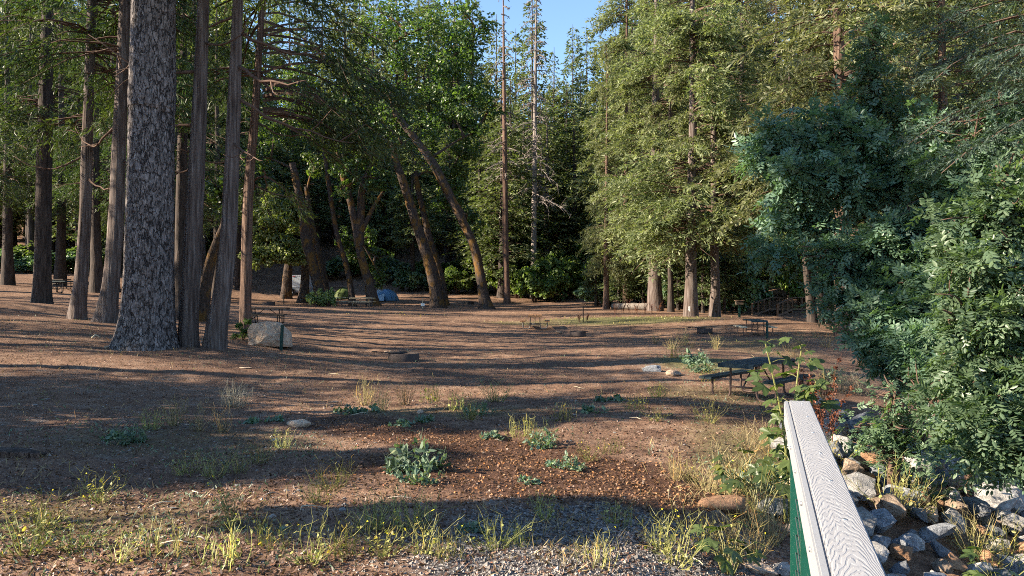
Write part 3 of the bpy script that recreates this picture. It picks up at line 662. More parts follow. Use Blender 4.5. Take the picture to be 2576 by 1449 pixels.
big_tree('cedar_tree', 'almost black trunk with yellow moss hidden between the thick pine and the grey cedar', 'cedar tree', [(452, 800, 30), (453, 700, 27), (455, 550, 26), (458, 360, 24)], 33, 'dark_bark', 18, None, 16, 40, flute(51, .06, .2, .5))

# -- dead snags
def snag(label, pts, d, top, bark, zlo, seed, nb, L0):
    p4 = px_path(pts, d, top); base = Vector((p4[0][0], p4[0][1], p4[0][2] + .25))
    me, path = trunk_mesh(p4, base, 12, 50, bark, flute(seed, .03, .3, .5)); t = thing('dead_tree', label, 'dead tree', base); link('trunk', me, t)
    r = np.random.default_rng(seed); mb = MB()
    for i in range(nb):
        z = zlo + (top - zlo) * (i + r.random()) / nb; k = np.argmin(abs(path[:, 2] - z)); p0 = path[k][:3] - np.array(base)
        L = L0 * (1.05 - .8 * (z - zlo) / (top - zlo)) * r.uniform(.4, 1.1); a = r.random() * 6.28; q = np.linspace(0, 1, 6)
        P = np.stack([p0[0] + np.cos(a) * L * q, p0[1] + np.sin(a) * L * q, p0[2] + L * (.15 * q - .55 * q * q)], 1); P[1:] += np.cumsum(r.normal(0, .04 * L, (5, 3)), 0)
        mb.tube(P, .055 * (1 - .7 * q) + .004, 4)
        for j in range(9):
            s = r.integers(1, 6); e = P[s] + norm(r.normal(0, 1, 3) + np.array([np.cos(a), np.sin(a), -.4])) * L * r.uniform(.15, .4)
            mb.tube([P[s], (P[s] + e) / 2 + r.normal(0, .05, 3), e], [.032, .025, .016], 3)
    mb.build('branch', 'dead_bark', t, True)
snag('dead tree with a reddish bare lower trunk, left of the two snags against the sky', [(1276, 764, 17), (1272, 600, 15), (1270, 400, 12), (1268, 200, 8)], 75, 32, 'snag_bark', 13, 71, 60, 1.9)
snag('grey dead tree with bare drooping twigs, right of the two snags against the sky', [(1341, 750, 17), (1343, 600, 14), (1345, 400, 11), (1347, 200, 8)], 80, 33, 'dead_bark', 11, 72, 115, 3.3)

# -- right stand of sunlit cedars
RC = [
 (1578, 66, 34, 'right_b', 'red', 1.0, 16, 1.05, 'tall sunlit cedar at the left end of the right stand'),
 (1526, 62, 21, 'right_a', 'red', 2.0, 15, .62, 'slim young cedar with a reddish lit foot at the clearing edge behind the log'),
 (1650, 58, 31, 'right_a', 'cedar', 3.0, 34, 1.0, 'cedar with a dark ragged trunk at the right end of the white log'),
 (1688, 57, 24, 'right_b', 'dark', 4.0, 15, .8, 'thin dark cedar just right of the ragged trunk by the white log'),
 (1740, 50, 32, 'right_a', 'cedar', 5.2, 31, 1.05, 'cedar with a white paper notice pinned to its trunk'),
 (1796, 51, 29, 'right_b', 'cedar', .4, 24, .95, 'cedar with a straight dark trunk right of the paper notice'),
 (1862, 72, 33, 'right_c', 'dark', .9, 26, 1.0, 'cedar standing in shade behind the wooden pedestal'),
 (1950, 80, 36, 'right_c', 'dark', 1.9, 26, 1.0, 'dark cedar standing behind the footbridge ramp'),
 (2030, 70, 34, 'right_a', 'dark', 2.9, 26, 1.05, 'dark cedar rising behind the right end of the footbridge'),
 (2250, 46, 31, 'right_b', 'red', 3.3, 30, 1.05, 'cedar standing behind the broad dark ash shrub'),
 (2370, 38, 30, 'right_c', 'red', 4.4, 34, 1.0, 'yellow-green cedar behind the tall shrubs, near the right edge'),
 (2520, 44, 32, 'right_a', 'cedar', 5.5, 30, 1.1, 'yellow-green cedar behind the shrubs at the far right edge'),
 (1660, 80, 36, 'right_c', 'dark', .2, 26, 1.0, 'rear cedar seen between the two tall sunlit cedars'),
 (1770, 84, 38, 'right_b', 'dark', .8, 26, 1.1, 'rear cedar behind the trunk with the paper notice'),
 (2160, 66, 36, 'right_c', 'dark', 1.4, 26, 1.1, 'rear cedar behind the big furrowed cedar'),
]
for px, d, H, cr, tr, rz, wp, cs, lab in RC:
    conifer_at('cedar_tree', lab, 'cedar tree', px, d, H, cr, tr, rz, wp, cs=cs)
big_tree('cedar_tree', 'big furrowed cedar with a thick pale brown foot beside the ash shrubs', 'cedar tree',
    [(2124, 845, 52.2), (2122, 800, 43.2), (2118, 650, 37.8), (2115, 450, 33.3), (2112, 200, 27.0)], 36, 'red_bark', 31, 'right_c', 30, 80, flute(55, .07, .12, .5), rz=2.6, zoff=1.0)
for pts, lab in (([(2044, 815, 26), (2038, 760, 20), (2030, 690, 18), (2022, 600, 15)], 'leaning grey trunk at the right end of the footbridge, left one of two'),
                 ([(2062, 815, 26), (2060, 750, 24), (2058, 690, 21), (2060, 560, 16)], 'thicker grey trunk at the right end of the footbridge, right one of two')):
    t, p, b = big_tree('bare_tree', lab, 'tree', pts, 46, 'dark_bark', 16, None, 14, 36, flute(56, .06, .15, .5))
    broad_crown(t, b, [pblob(1985, 520, 46, 50), pblob(2040, 480, 46, 50), pblob(1960, 590, 46, 36)] if 'left one' in lab else [pblob(2080, 560, 46, 40), pblob(2060, 640, 46, 34)], 'lit_leaf', .16, 45, 57, limbs=p[15:, :3], bark='dead_bark')

for q, d, H in ((1000, 122, 40), (1075, 126, 42), (1140, 120, 40), (1190, 128, 41), (940, 118, 38), (870, 122, 40)):
    conifer_at('conifer_tree', 'tall conifer rising behind the crowns of the maples', 'conifer', q, d, H, 'fir_a', 'dark', q * .2, 16, 'tall conifers behind the maple crowns', cs=1.1)
for q, d, H in ((1500, 67, 8), (1556, 64, 9), (1618, 66, 11), (1668, 62, 8), (1706, 60, 9), (1768, 57, 9), (1822, 58, 10), (1846, 66, 14), (1905, 70, 14), (1985, 68, 13)):
    conifer_at('cedar_tree', 'young dark cedar with boughs to the ground among the trunks of the right stand', 'cedar tree', q, d, H, 'fir_c', 'dark', q * .3, 8, 'young cedars among the right stand', cs=1.15)
# -- conifers against the sky
for px, top, d, cr, cs, lab in ((1338, -14, 104, 'fir_a', .85, 'pointed fir behind the grey dead tree, top touching the frame'), (1248, 36, 112, 'fir_c', .8, 'pointed fir left of the reddish dead tree'),
        (1296, 70, 118, 'fir_b', .9, 'dark fir standing between the two dead trees'), (1392, 118, 100, 'fir_c', .62, 'dark short fir right of the grey dead tree'),
        (1443, 60, 150, 'fir_a', .85, 'left spire of the twin firs in the gap of sky'), (1476, 62, 153, 'fir_b', 1.0, 'right spire of the twin firs in the gap of sky'),
        (1418, 190, 118, 'fir_a', .8, 'lower fir in front of the twin firs'), (1500, 230, 104, 'fir_c', .7, 'low fir against the sunlit cedar'), (1460, 260, 100, 'fir_b', .9, 'low dark fir under the twin firs'), (1360, 250, 96, 'fir_b', .9, 'dark fir behind the bare twigs of the grey dead tree')):
    p = at(px, d); H = (CAMZ + (HY - top) / F * d) - p.z
    conifer_at('fir_tree', lab, 'fir tree', px, d, H, cr, 'dark', px * .7, 24 * 60 / d, cs=cs * 1.0)

# -- the forest behind
rf = np.random.default_rng(77); NB = 0
def region(px, d):
    if px < 330: return 'tall dark conifer in the shaded forest at the far left', 'conifers in the left forest'
    if px < 640: return 'tall dark conifer in the forest behind the grey cedars', 'conifers behind the grey cedars'
    if px < 1215: return 'tall conifer in the forest behind the leaning maples and tents', 'conifers behind the maples'
    if px < 1540: return 'dark conifer in the forest below the patch of sky', 'conifers below the sky gap'
    if px < 2100: return 'dark conifer in the forest behind the sunlit right stand of cedars', 'conifers behind the right stand'
    return 'conifer in the forest behind the ash shrubs on the right', 'conifers behind the shrubs'
for d, step in ((84, 66), (97, 66), (112, 66), (130, 70), (152, 80), (178, 90)):
    px = -160 + rf.uniform(0, 40)
    while px < 2740:
        q = px + rf.uniform(-20, 20); dd = d + rf.uniform(-5, 5)
        if d < 90 and (700 < q < 1010 or 1880 < q < 2020): px += step; continue
        p = at(q, dd); top = rf.uniform(-120, 40)
        if 1195 < q < 1560:
            top = rf.uniform(170, 330) if 1235 < q < 1530 else rf.uniform(60, 160)
        H = min(CAMZ + (HY - top) / F * dd - p.z, 44)
        if 600 < q < 1215 and d < 140: H = min(H, 19)
        if 640 < q < 1215 and d < 100 and rf.random() < .6: px += step; continue
        lab, grp = region(q, dd)
        if H > 7:
            k = 30 / H
            conifer_at('conifer_tree', lab, 'conifer', q, dd, H, ('fir_a', 'fir_b', 'fir_c')[rf.integers(3)], ('dark', 'cedar', 'dark2')[rf.integers(3)], rf.random() * 6.28, 22 * 84 / dd * rf.uniform(.7, 1.2), grp, cs=max(.9, min(1.5, k ** .5)) * rf.uniform(.95, 1.25)); NB += 1
        px += step * rf.uniform(.75, 1.25)
for q, d, H, cr in ((-90, 46, 26, 'near_b'), (20, 58, 27, 'near_a'), (150, 62, 28, 'near_b'), (245, 54, 26, 'near_a'), (335, 66, 28, 'near_b'), (440, 60, 27, 'near_a'), (545, 70, 28, 'near_b'), (600, 80, 30, 'near_a'), (-190, 60, 28, 'near_a'), (80, 78, 30, 'near_b'), (300, 82, 30, 'near_b'), (365, 55, 30, 'near_a'), (485, 57, 29, 'near_b'), (400, 70, 31, 'near_a'), (285, 61, 30, 'near_b')):
    lab = 'shaded cedar with low dark boughs in the left background'
    conifer_at('cedar_tree', lab, 'cedar tree', q, d, H, cr, 'dark', q * .3, 26 * 60 / d, 'cedars in the left background')

for q, d, H in ((-70, 92, 30), (-20, 100, 32), (30, 90, 28), (70, 98, 32), (110, 104, 33), (-120, 84, 28), (150, 95, 30)):
    conifer_at('conifer_tree', 'dark low-branched conifer closing the far left background', 'conifer', q, d, H, 'fir_c', 'dark', q * .3, 20, 'low-branched conifers far left', cs=1.2)
# -- off-frame trees on the left, added to shade the clearing
for x, y, H, cr in ((-23, 13, 27, 'near_a'), (-28, 19, 26, 'near_b'), (-36, 26, 28, 'near_a'), (-40, 15, 27, 'near_b'), (-26, 23, 27, 'near_b'), (-30, 37, 28, 'near_b'), (-34, 45, 29, 'near_a'), (-22, 17, 26, 'near_b'), (-39, 38, 28, 'near_b'), (-34, 32, 28, 'near_a')):
    conifer_at('cedar_tree', 'cedar added outside the picture on the left to shade the clearing', 'cedar tree', 0, 0, H, cr, 'cedar', x, None, 'added shade cedars on the left', loc=Vector((x, y, g1(x, y))), cs=1.35 if H < 20 else 1.0)

def oak(label, x, y, blobs, seed, n=60):  # unseen crowns, added and shaped to throw shade on the foreground
    base = Vector((x, y, g1(x, y))); t = thing('shade_oak', label, 'added shade tree', base); P = np.array([(x, y, base.z - .2, .24), (x + .1, y, base.z + 2, .18), (x - .1, y + .2, base.z + 5, .12), (x, y + .1, base.z + (7.5 if y != 9.4 else 16), .05)])
    me, path = trunk_mesh(P, base, 12, 30, 'maple_bark', flute(seed, .06, .2, .5)); link('trunk', me, t)
    broad_crown(t, base, blobs, 'maple_leaf', .16, n, seed, .36, 1.4, limbs=path[8:, :3])
q = np.random.default_rng(91)
oak('unseen small oak added on the left to shade the foreground, nearer one', -18, 4.9, [(-18 + q.normal(0, 1.0), q.uniform(5.0, 7.2), q.uniform(2.4, 7.6), q.uniform(.9, 1.5)) for _ in range(15)] + [(-18 + q.normal(0, .8), q.uniform(6.6, 8.6), q.uniform(2.4, 6.2), q.uniform(.9, 1.3)) for _ in range(7)], 92, 75)
oak('unseen oak added on the left to shade the ground and ash shrubs, farther one', -17, 9.4, [(-17 + q.normal(0, 1.2), q.uniform(7.4, 11.6), q.uniform(2.6, 11.2), q.uniform(1.0, 1.6)) for _ in range(19)] + [(-17 + q.normal(0, .8), q.uniform(8.2, 11.4), q.uniform(11.5, 18.5), q.uniform(.9, 1.4)) for _ in range(9)], 93, 75)
oak('unseen slim oak added on the left for a wedge of shade, nearest the bridge', -18, 3.0, [(-18 + q.normal(0, .8), 2.75 + q.normal(0, .15), q.uniform(8.7, 9.7), q.uniform(.45, .65)) for _ in range(7)], 94, 60)

# -- understory shrubs (three shared shapes)
def shrub_mesh(seed, leaf, size, n=46, tall=1.0):
    r = np.random.default_rng(seed)
    bl = [(r.normal(0, .55), r.normal(0, .5), .45 + abs(r.normal(0, .45)) * tall, r.uniform(.35, .6)) for _ in range(9)]
    C, RR = blobs_fill(seed, bl, .42, .8); V, Fq, rn = leafball(seed, C, RR, n, size, .42)
    V[:, 2] = np.where(V[:, 2] < 0, -V[:, 2] * .4, V[:, 2])
    return mesh_of('shrub', V, [Fq], leaf, rn)
SH = [shrub_mesh(81, 'shrub_leaf', .13), shrub_mesh(82, 'shrub_leaf', .12, tall=1.6), shrub_mesh(83, 'ash_light', .14), shrub_mesh(84, 'lit_leaf', .12)]
stick = MB()
for k in range(7):
    a = k * .9; stick.tube([(0.05 * np.cos(a), .05 * np.sin(a), -.1), (.2 * np.cos(a), .2 * np.sin(a), .5), (.45 * np.cos(a), .45 * np.sin(a), 1.0)], [.025, .018, .008], 5)
STICK = stick.mesh('shrub_stem', 'branch', True)
def shrub(px, d, s, k, label, group=None, sz=1.0, rz=None):
    t = thing('shrub', label, 'shrub', at(px, d), px * .37 if rz is None else rz, group)
    c = link('foliage', SH[k], t); c.scale = (s, s, s * sz); e = link('stem', STICK, t); e.scale = (s, s, s * sz)
    return t
for px, d, s, k, sz in ((1300, 80, 2.2, 0, 1.1), (1345, 76, 2.4, 0, 1.2), (1390, 79, 2.6, 0, 1.2), (1430, 82, 2.2, 1, 1), (1405, 90, 3, 1, 1.3), (1330, 92, 3, 0, 1.3)):
    shrub(px, d, s, k, 'dark green shrub at the foot of the dead trees', 'shrubs under the dead trees', sz)
shrub(1502, 70, 1.5, 2, 'small bright green shrub at the clearing edge left of the white log', sz=.8)
for px, d, s, k, sz in ((1500, 84, 2.2, 1, 1.1), (1560, 70, 1.9, 1, 1.2), (1600, 68, 2.0, 0, 1.2), (1690, 64, 2.2, 2, 1.4), (1712, 62, 1.8, 2, 1.4), (1765, 62, 2.4, 2, 1.5), (1830, 62, 2.5, 2, 1.5), (1855, 60, 2.0, 2, 1.2), (1815, 70, 3.0, 1, 1.8), (1900, 74, 3, 1, 1.8), (1640, 72, 2.8, 0, 1.6), (1560, 80, 3.2, 1, 1.7)):
    shrub(px, d, s, k, 'leafy green shrub growing behind the trunks of the right stand', 'shrubs behind the right stand', sz)
for px, d, s, k, sz in ((-60, 72, 2.2, 0, .8), (10, 74, 2.2, 2, .7), (60, 76, 2.4, 0, .7), (90, 74, 1.6, 2, .7), (165, 76, 2.4, 2, .6), (215, 78, 2.4, 0, .7), (250, 80, 2.4, 2, .7), (320, 84, 2.6, 0, .9), (420, 88, 2.8, 1, .9)):
    shrub(px, d, s, k, 'low green shrub along the back edge of the left clearing', 'shrubs at the back of the left clearing', sz)
for px, d, s, k, sz in ((560, 96, 2.4, 0, 1), (660, 98, 2.4, 2, 1), (830, 92, 2.0, 2, .9), (900, 95, 2.4, 0, 1), (990, 92, 2.2, 2, 1), (1040, 86, 1.9, 2, 1), (1150, 84, 2.0, 0, 1), (1200, 88, 2.6, 0, 1.2), (1250, 84, 2.2, 1, 1.2), (1075, 90, 2.4, 0, 1)):
    shrub(px, d, s, k, 'leafy shrub on the slope behind the maples', 'shrubs behind the maples', sz)
shrub(792, 64.5, .85, 3, 'pale green leafy sprout at the foot of the S-bent maple, left side')
shrub(826, 64.5, .6, 3, 'smaller pale green sprout at the foot of the S-bent maple, right side', sz=1.5)
shrub(612, 25.2, .30, 1, 'small dark shrub between the reddish cedar foot and the pale boulder')
shrub(2015, 62, 2.6, 1, 'dark shrub under the trees behind the footbridge', sz=1.6)

# ================================================================== picnic tables
def picnic_table(label, px, d, rz, top='green_wood', frame='brown_metal', seat=None, loc=None):
    p = loc if loc is not None else at(px, d); t = thing('picnic_table', label, 'picnic table', p, rz); seat = seat or top
    m = MB()
    for k in range(5): m.box((0, -.3 + .15 * k, .735 + .002 * (k % 2)), (1.85, .138, .048))
    for e in (-1, 1): m.box((e * .945, 0, .715), (.034, .745, .085))
    m.build('tabletop', top, t, bevel=.006)
    for s in (-1, 1):
        m = MB(); m.box((0, s * .60, .432), (1.85, .135, .05)); m.box((0, s * .745, .434), (1.85, .135, .05)); m.build('bench', seat, t, bevel=.006)
    for e in (-1, 1):
        x = e * .62; m = MB()
        for s in (-1, 1):
            pts = [(x, s * .67, .41), (x, s * .67, .25), (x, s * .665, .12), (x, s * .61, .045), (x, s * .52, .028), (x, s * .42, .028), (x, s * .33, .05), (x, s * .285, .13), (x, s * .275, .27), (x, s * .27, .50), (x, s * .27, .712)]
            m.tube(smooth_path(pts, 40), .024, 8)
            m.bar((x - .001, s * .52, .407), (x - .001, s * .80, .407), .05, .012)
        m.tube([(x, -.27, .27), (x, .27, .27)], .020, 8); m.bar((x, -.35, .708), (x, .35, .708), .05, .01)
        m.build('pipe_frame', frame, t, True)
        m = MB(); m.tube([(x, 0, .28), (e * .12, 0, .70)], .016, 7); m.build('brace', frame, t, True)
    return t
cz = (4.98, 15.7)
picnic_table('dark blue-green picnic table on brown pipes, closest to the railing', 0, 0, rad(47), 'blue_wood', 'brown_metal', 'green_wood', loc=Vector((cz[0], cz[1], g1(*cz))))
picnic_table('picnic table with orange-brown planks seen end-on in the middle of the clearing', 1346, 43, rad(88), 'orange_wood', 'grey_metal')
picnic_table('picnic table with pale worn planks seen end-on, in front of the footbridge', 1899, 36.5, rad(85), 'blue_wood', 'brown_metal', 'pale_wood')
picnic_table('dark picnic table in shade right behind the pale boulder', 672, 36, rad(4), 'dark_wood', 'dark_metal')
picnic_table('bleached yellow picnic table in front of the forked mossy maple', 912, 62, rad(-4), 'pale_wood', 'grey_metal')
picnic_table('picnic table with a pale top half hidden behind the S-bent maple', 868, 67, rad(3), 'pale_wood', 'brown_metal')
picnic_table('picnic table with a blue-green top seen left of the S-bent maple', 787, 70, rad(80), 'blue_wood', 'dark_metal')
picnic_table('shaded picnic table beside the left side of the green tent', 838, 82, rad(10), 'dark_wood', 'dark_metal', 'pale_wood')
picnic_table('green picnic table far left, beside the dark scaly pine trunk', 150, 48, rad(-20), 'green_wood', 'dark_metal', 'blue_wood')
picnic_table('shaded picnic table behind the green one at far left', 142, 56, rad(-15), 'dark_wood', 'dark_metal')

# ================================================================== fire rings
def fire_ring(label, px, d, rz, dia=.92, grate=True, mat='rust', loc=None):
    p = at(px, d); t = thing('fire_ring', label, 'fire ring', p, rz); r0 = dia / 2
    n = 40; a = np.linspace(0, 2 * np.pi, n, endpoint=False); prof = [(r0, -.06), (r0, .24), (r0 - .012, .25), (r0 - .025, .24), (r0 - .025, -.06)]
    V = np.array([[q * np.cos(x), q * np.sin(x), z] for q, z in prof for x in a]); i = np.arange(4)[:, None] * n; j = np.arange(n)[None]; k = (j + 1) % n
    MB().add(V, [np.stack([i + j, i + k, i + n + k, i + n + j], -1).reshape(-1, 4)]).build('ring', mat, t, True)
    if grate:
        m = MB(); c = -.22
        for y in np.linspace(-.30, .30, 11):
            h = math.sqrt(max(.02, .33 ** 2 - y * y)); m.tube([(c - h, y, .272), (c + h, y, .272)], .007, 5)
        m.tube([(c + .33 * np.cos(x), .33 * np.sin(x), .268) for x in np.linspace(0, 6.28, 25)], .010, 6)
        m.build('grate', 'soot', t, True)
        m = MB(); m.tube([(-.40, -.30, .275), (-.62, -.24, .285), (-.80, -.2, .30)], .012, 6); m.tube([(-.76, -.2, .30), (-.92, -.18, .305)], .022, 6); m.build('handle', 'soot', t, True)
    MB().add(np.vstack([[(0, 0, .06)], [(.43 * np.cos(x), .43 * np.sin(x), .03) for x in a]]), [[(0, 1 + q, 1 + (q + 1) % n) for q in range(n)]]).build('ash', 'soot', t)
    return t
fire_ring('rusty steel fire ring with a grate tilted over its left side, nearest to the camera', 1016, 23, 0)
fire_ring('rusty steel fire ring beside the orange-brown picnic table, grate swung to its right', 1453, 38, 2.7, .80)
fire_ring('rusty steel fire ring left of the pale end-on table by the footbridge', 1773, 38, .1, .74)
fire_ring('dark fire ring on the lit ground left of the S-bent maple', 676, 60, 3.0, .95)
fire_ring('low dark fire ring in shade behind the grey curved maple', 1180, 72, 1, .9, False, 'soot')
fire_ring('dark fire ring in the shade at the back of the left clearing', 212, 66, 1, .9, False, 'soot')

# ================================================================== posts, signs
def post(label, px, d, h, wd=.07, mat='green_paint', cap=True, tilt=(0, 0)):
    p = at(px, d); t = thing('marker_post', label, 'post', p, .2); t.rotation_euler = (tilt[0], tilt[1], .2)
    m = MB(); m.box((0, 0, h / 2 - .1), (wd, wd * .55, h + .2)); m.build('post', mat, t, bevel=.006)
    if cap:
        m = MB()
        for z in (h - .1, h - .22, h - .36): m.tube([(-wd * .5 - .012, 0, z), (-wd * .5 + .004, 0, z)], .014, 8); m.tube([(0, -wd * .275 - .010, z), (0, -wd * .275 + .004, z)], .012, 8)
        m.build('bolt', 'green_paint', t, True)
    return t
post('dark green metal post standing in front of the pale boulder', 707, 24, .80, .095, tilt=(0, rad(3)))
post('dark green post beside the right bench of the end-on table by the footbridge', 1930, 33, .72, .09)
post('thin dark post in a ring of dry stalks, right of the orange-brown table', 1467, 46, .95, .06, 'dark_metal', False)
post('thin dark green post on the lit ground left of the white trailer', 714, 68, .85, .08)
post('pale green stake right of the twin trunks at the footbridge', 2068, 42, 1.1, .05, 'weed_blue', False)
def sign_stake():
    p = at(1063, 62); t = thing('site_marker', 'small white notice on a stake left of the thick grey curved maple', 'sign', p, .1)
    m = MB(); m.box((0, 0, .35), (.05, .03, .9)); m.build('stake', 'pale_wood', t)
    m = MB(); m.box((.01, -.025, .32), (.30, .012, .24)); m.build('notice', 'white_paper', t)
sign_stake()
p = at(1736, 50); x, y, z = W(1735, 776, 49.52)
m = MB(); m.box((0, 0, 0), (.20, .012, .27), np.array(Matrix.Rotation(rad(9), 3, 'Y'))); m.box((.05, -.008, -.13), (.14, .01, .12), np.array(Matrix.Rotation(rad(-15), 3, 'Y')))
tag(m.build('paper_notice', 'white_paper', loc=(x, y, z)), 'white paper notice pinned low on a cedar trunk', 'notice')
p = at(1860, 54); t = thing('pedestal_box', 'dark green post carrying a small wooden box, left of the footbridge', 'pedestal', p)
MB().box((0, 0, .4), (.14, .12, 1.0)).build('post', 'green_paint', t, bevel=.01)
m = MB(); m.box((0, 0, 1.02), (.5, .34, .28)); m.build('box', 'dark_wood', t, bevel=.015); MB().box((0, 0, 1.19), (.6, .44, .05)).build('lid', 'rail_wood', t, bevel=.01)

# ================================================================== tents, trailer, log
def tent(label, px, d, L, Wd, H, rz, mat, dark, vest=None):
    p = at(px, d); t = thing('tent', label, 'tent', p, rz); n = 32; k = 9
    V = []; 
    for i in range(k):
        q = i / (k - 1)
        for j in range(n):
            a = 2 * np.pi * j / n; c, s = np.cos(a), np.sin(a); sq = (abs(c) ** 3.2 + abs(s) ** 3.2) ** (-1 / 3.2)
            rr = (1 - q ** 2.1) ** .62 if q < 1 else 0.0; sag = 1 - .045 * (1 - abs(np.cos(2 * a))) * np.sin(q * 3.14) * 1.6
            V.append((L / 2 * c * sq * rr * sag, Wd / 2 * s * sq * rr * sag, H * q))
    i = np.arange(k - 1)[:, None] * n; j = np.arange(n)[None]; j2 = (j + 1) % n
    MB().add(V, [np.stack([i + j, i + j2, i + n + j2, i + n + j], -1).reshape(-1, 4)]).build('canopy', mat, t, True)
    m = MB()
    for a0 in (np.pi / 4, -np.pi / 4):
        P = []
        for u in np.linspace(-1, 1, 17):
            q = 1 - abs(u); zq = H * math.sqrt(max(0, 1 - u * u)) ** .9; rr = (max(0, 1 - (zq / H) ** 2.1)) ** .62 if zq < H else 0; sg = np.sign(u) or 1
            sq = (2 * (2 ** -.5) ** 3.2) ** (-1 / 3.2)
            P.append((sg * L / 2 * np.cos(a0) * sq * rr, sg * Wd / 2 * np.sin(a0) * sq * rr, zq + .01))
        m.tube(P, .022, 5)
    m.build('pole', dark, t, True)
    m = MB(); m.add([(-.35, -Wd / 2 * 1.0 - .01, .03), (.35, -Wd / 2 * 1.0 - .01, .03), (.22, -Wd * .43, H * .55), (0, -Wd * .35, H * .74), (-.22, -Wd * .43, H * .55)], [[(0, 1, 2, 3, 4)]]); m.build('door', dark, t)
    if vest:
        m = MB(); m.add([(-L * .62, -Wd * .55, 0), (-L * .30, -Wd * .2, H * .98), (L * .02, -Wd * .25, H * .80), (L * .22, -Wd * .95, 0), (-L * .55, Wd * .2, 0)], [[(0, 3, 2)], [(0, 2, 1)], [(0, 1, 4)]]); m.build('fly', vest, t)
tent('olive green dome tent between the thin and the forked maple', 864, 77, 2.05, 1.9, 1.15, .5, 'tent_green', 'tent_dark')
tent('blue dome tent with a pale blue fly, right behind the forked mossy maple', 972, 74, 2.3, 1.9, 1.08, -.25, 'tent_blue', 'tent_blue', 'tent_pale')
p = at(755, 80); t = thing('cargo_trailer', 'white box trailer standing behind the maple trunks', 'trailer', p, rad(6))
MB().box((0, .9, 1.48), (1.9, 2.8, 1.3)).build('body', 'trailer_white', t, bevel=.04)
MB().box((0, .9, .58), (1.86, 2.76, .48)).build('skirt', 'trailer_grey', t, bevel=.02)
m = MB(); m.tube([(-.80, -.62, .34), (-.80, -.46, .34)], [.34, .34], 24); m.build('wheel', 'tyre', t)
m = MB(); m.tube([(-.80, -.635, .34), (-.80, -.60, .34)], [.15, .15], 16); m.build('rim', 'white_paper', t)
m = MB(); m.add([(-.80 + .42 * np.cos(a), y, .34 + .42 * np.sin(a)) for y in (-.66, -.4) for a in np.linspace(0, 3.14, 12)], [[(i, i + 1, i + 13, i + 12) for i in range(11)]]); m.build('fender', 'tyre', t)
m = MB(); m.box((-.55, -.512, 1.98), (.26, .01, .09)); m.build('marking', 'red_paint', t)
m = MB(); [m.box((-.8 + .2 * q, -.515, 2.09), (.05, .02, .03)) for q in range(9)]; m.build('marker_light', 'red_paint', t)
a = at(1540, 62, .24); b = at(1642, 60, .22); m = MB(); m.tube(smooth_path([a, (a + b) / 2 + Vector((0, 0, .03)), b], 14), np.linspace(.24, .29, 14) + R.normal(0, .012, 14), 14)
o = m.build('fallen_log', 'log', None, True); tag(o, 'long pale fallen log lying along the back of the clearing, left of the ragged cedar', 'log')
a = at(2072, 47, .2); b = at(2130, 45, .2); m = MB(); m.tube(smooth_path([a, (a + b) / 2, b], 10), np.linspace(.22, .28, 10), 12)
tag(m.build('fallen_log', 'log', None, True), 'grey fallen log lying between the twin trunks and the big furrowed cedar', 'log')

# ================================================================== footbridge
t = thing('footbridge', 'wooden footbridge with railed ramp crossing the creek in the shade', 'footbridge', (0, 0, 0))
zr0, zr1 = .16, .58
A0 = np.array(W(1892, 795, 57.5)[:2]); B0 = np.array(W(1956, 796, 57)[:2]); u1 = norm(np.array([.62, .78])); u2 = norm(np.array([.86, .5]))
def rail_line(s0, ramp_len, lvl, z0, z1, name):
    pts = [s0, s0 + u1 * ramp_len, s0 + u1 * ramp_len + u2 * lvl]; zz = [z0, z1, z1]
    for seg in (0, 1):
        a, b = pts[seg], pts[seg + 1]; n = max(2, int(np.linalg.norm(b - a) / 1.0))
        for k in range(n + (seg == 1)):
            q = k / n; P_ = a + (b - a) * q; z = zz[seg] + (zz[seg + 1] - zz[seg]) * q
            m = MB(); m.box((P_[0], P_[1], z + .38), (.13 if k == 0 and seg == 0 else .10, .10, 1.16)); m.build('post', 'rail_wood', t)
        for h, w_, th in ((.98, .15, .05), (.08, .05, .14)):
            m = MB(); m.bar((*a, zz[seg] + h), (*b, zz[seg + 1] + h), w_, th); m.build('handrail' if h > .5 else 'kickboard', 'rail_wood', t)
rail_line(A0, 3.6, 11, zr0, zr1, 'l'); rail_line(B0, 3.2, 11, zr0, zr1, 'r')
m = MB(); C0, C1 = A0 + u1 * 3.6, B0 + u1 * 3.2
for q in range(18):
    f0, f1 = q / 18, (q + .94) / 18; z = zr0 + (zr1 - zr0) * (f0 + f1) / 2
    m.add([(*(A0 + u1 * 3.6 * f0), z), (*(B0 + u1 * 3.2 * f0), z), (*(B0 + u1 * 3.2 * f1), z), (*(A0 + u1 * 3.6 * f1), z)], [[(0, 1, 2, 3)]])
for q in range(56):
    f0, f1 = q / 56 * 11, (q + .94) / 56 * 11
    m.add([(*(C0 + u2 * f0), zr1), (*(C1 + u2 * f0), zr1), (*(C1 + u2 * f1), zr1), (*(C0 + u2 * f1), zr1)], [[(0, 1, 2, 3)]])
m.build('deck', 'rail_wood', t)
m = MB(); m.bar((*C1, zr1 - .2), (*(C1 + u2 * 11), zr1 - .2), .12, .34); m.bar((*C0, zr1 - .2), (*(C0 + u2 * 11), zr1 - .2), .12, .34); m.build('beam', 'dark_wood', t)

# ================================================================== the railing beside the camera
ra = np.array([.43, .80]); rb = np.array([1.30, 3.50]); rd = norm(rb - ra); rl = np.linalg.norm(rb - ra); yaw = math.atan2(-rd[0], rd[1]); ztop = CAMZ - .50
t = thing('bridge_railing', 'grey plank-topped green railing with steel cables, running into the lower right corner', 'railing', (rb[0], rb[1], ztop), yaw)
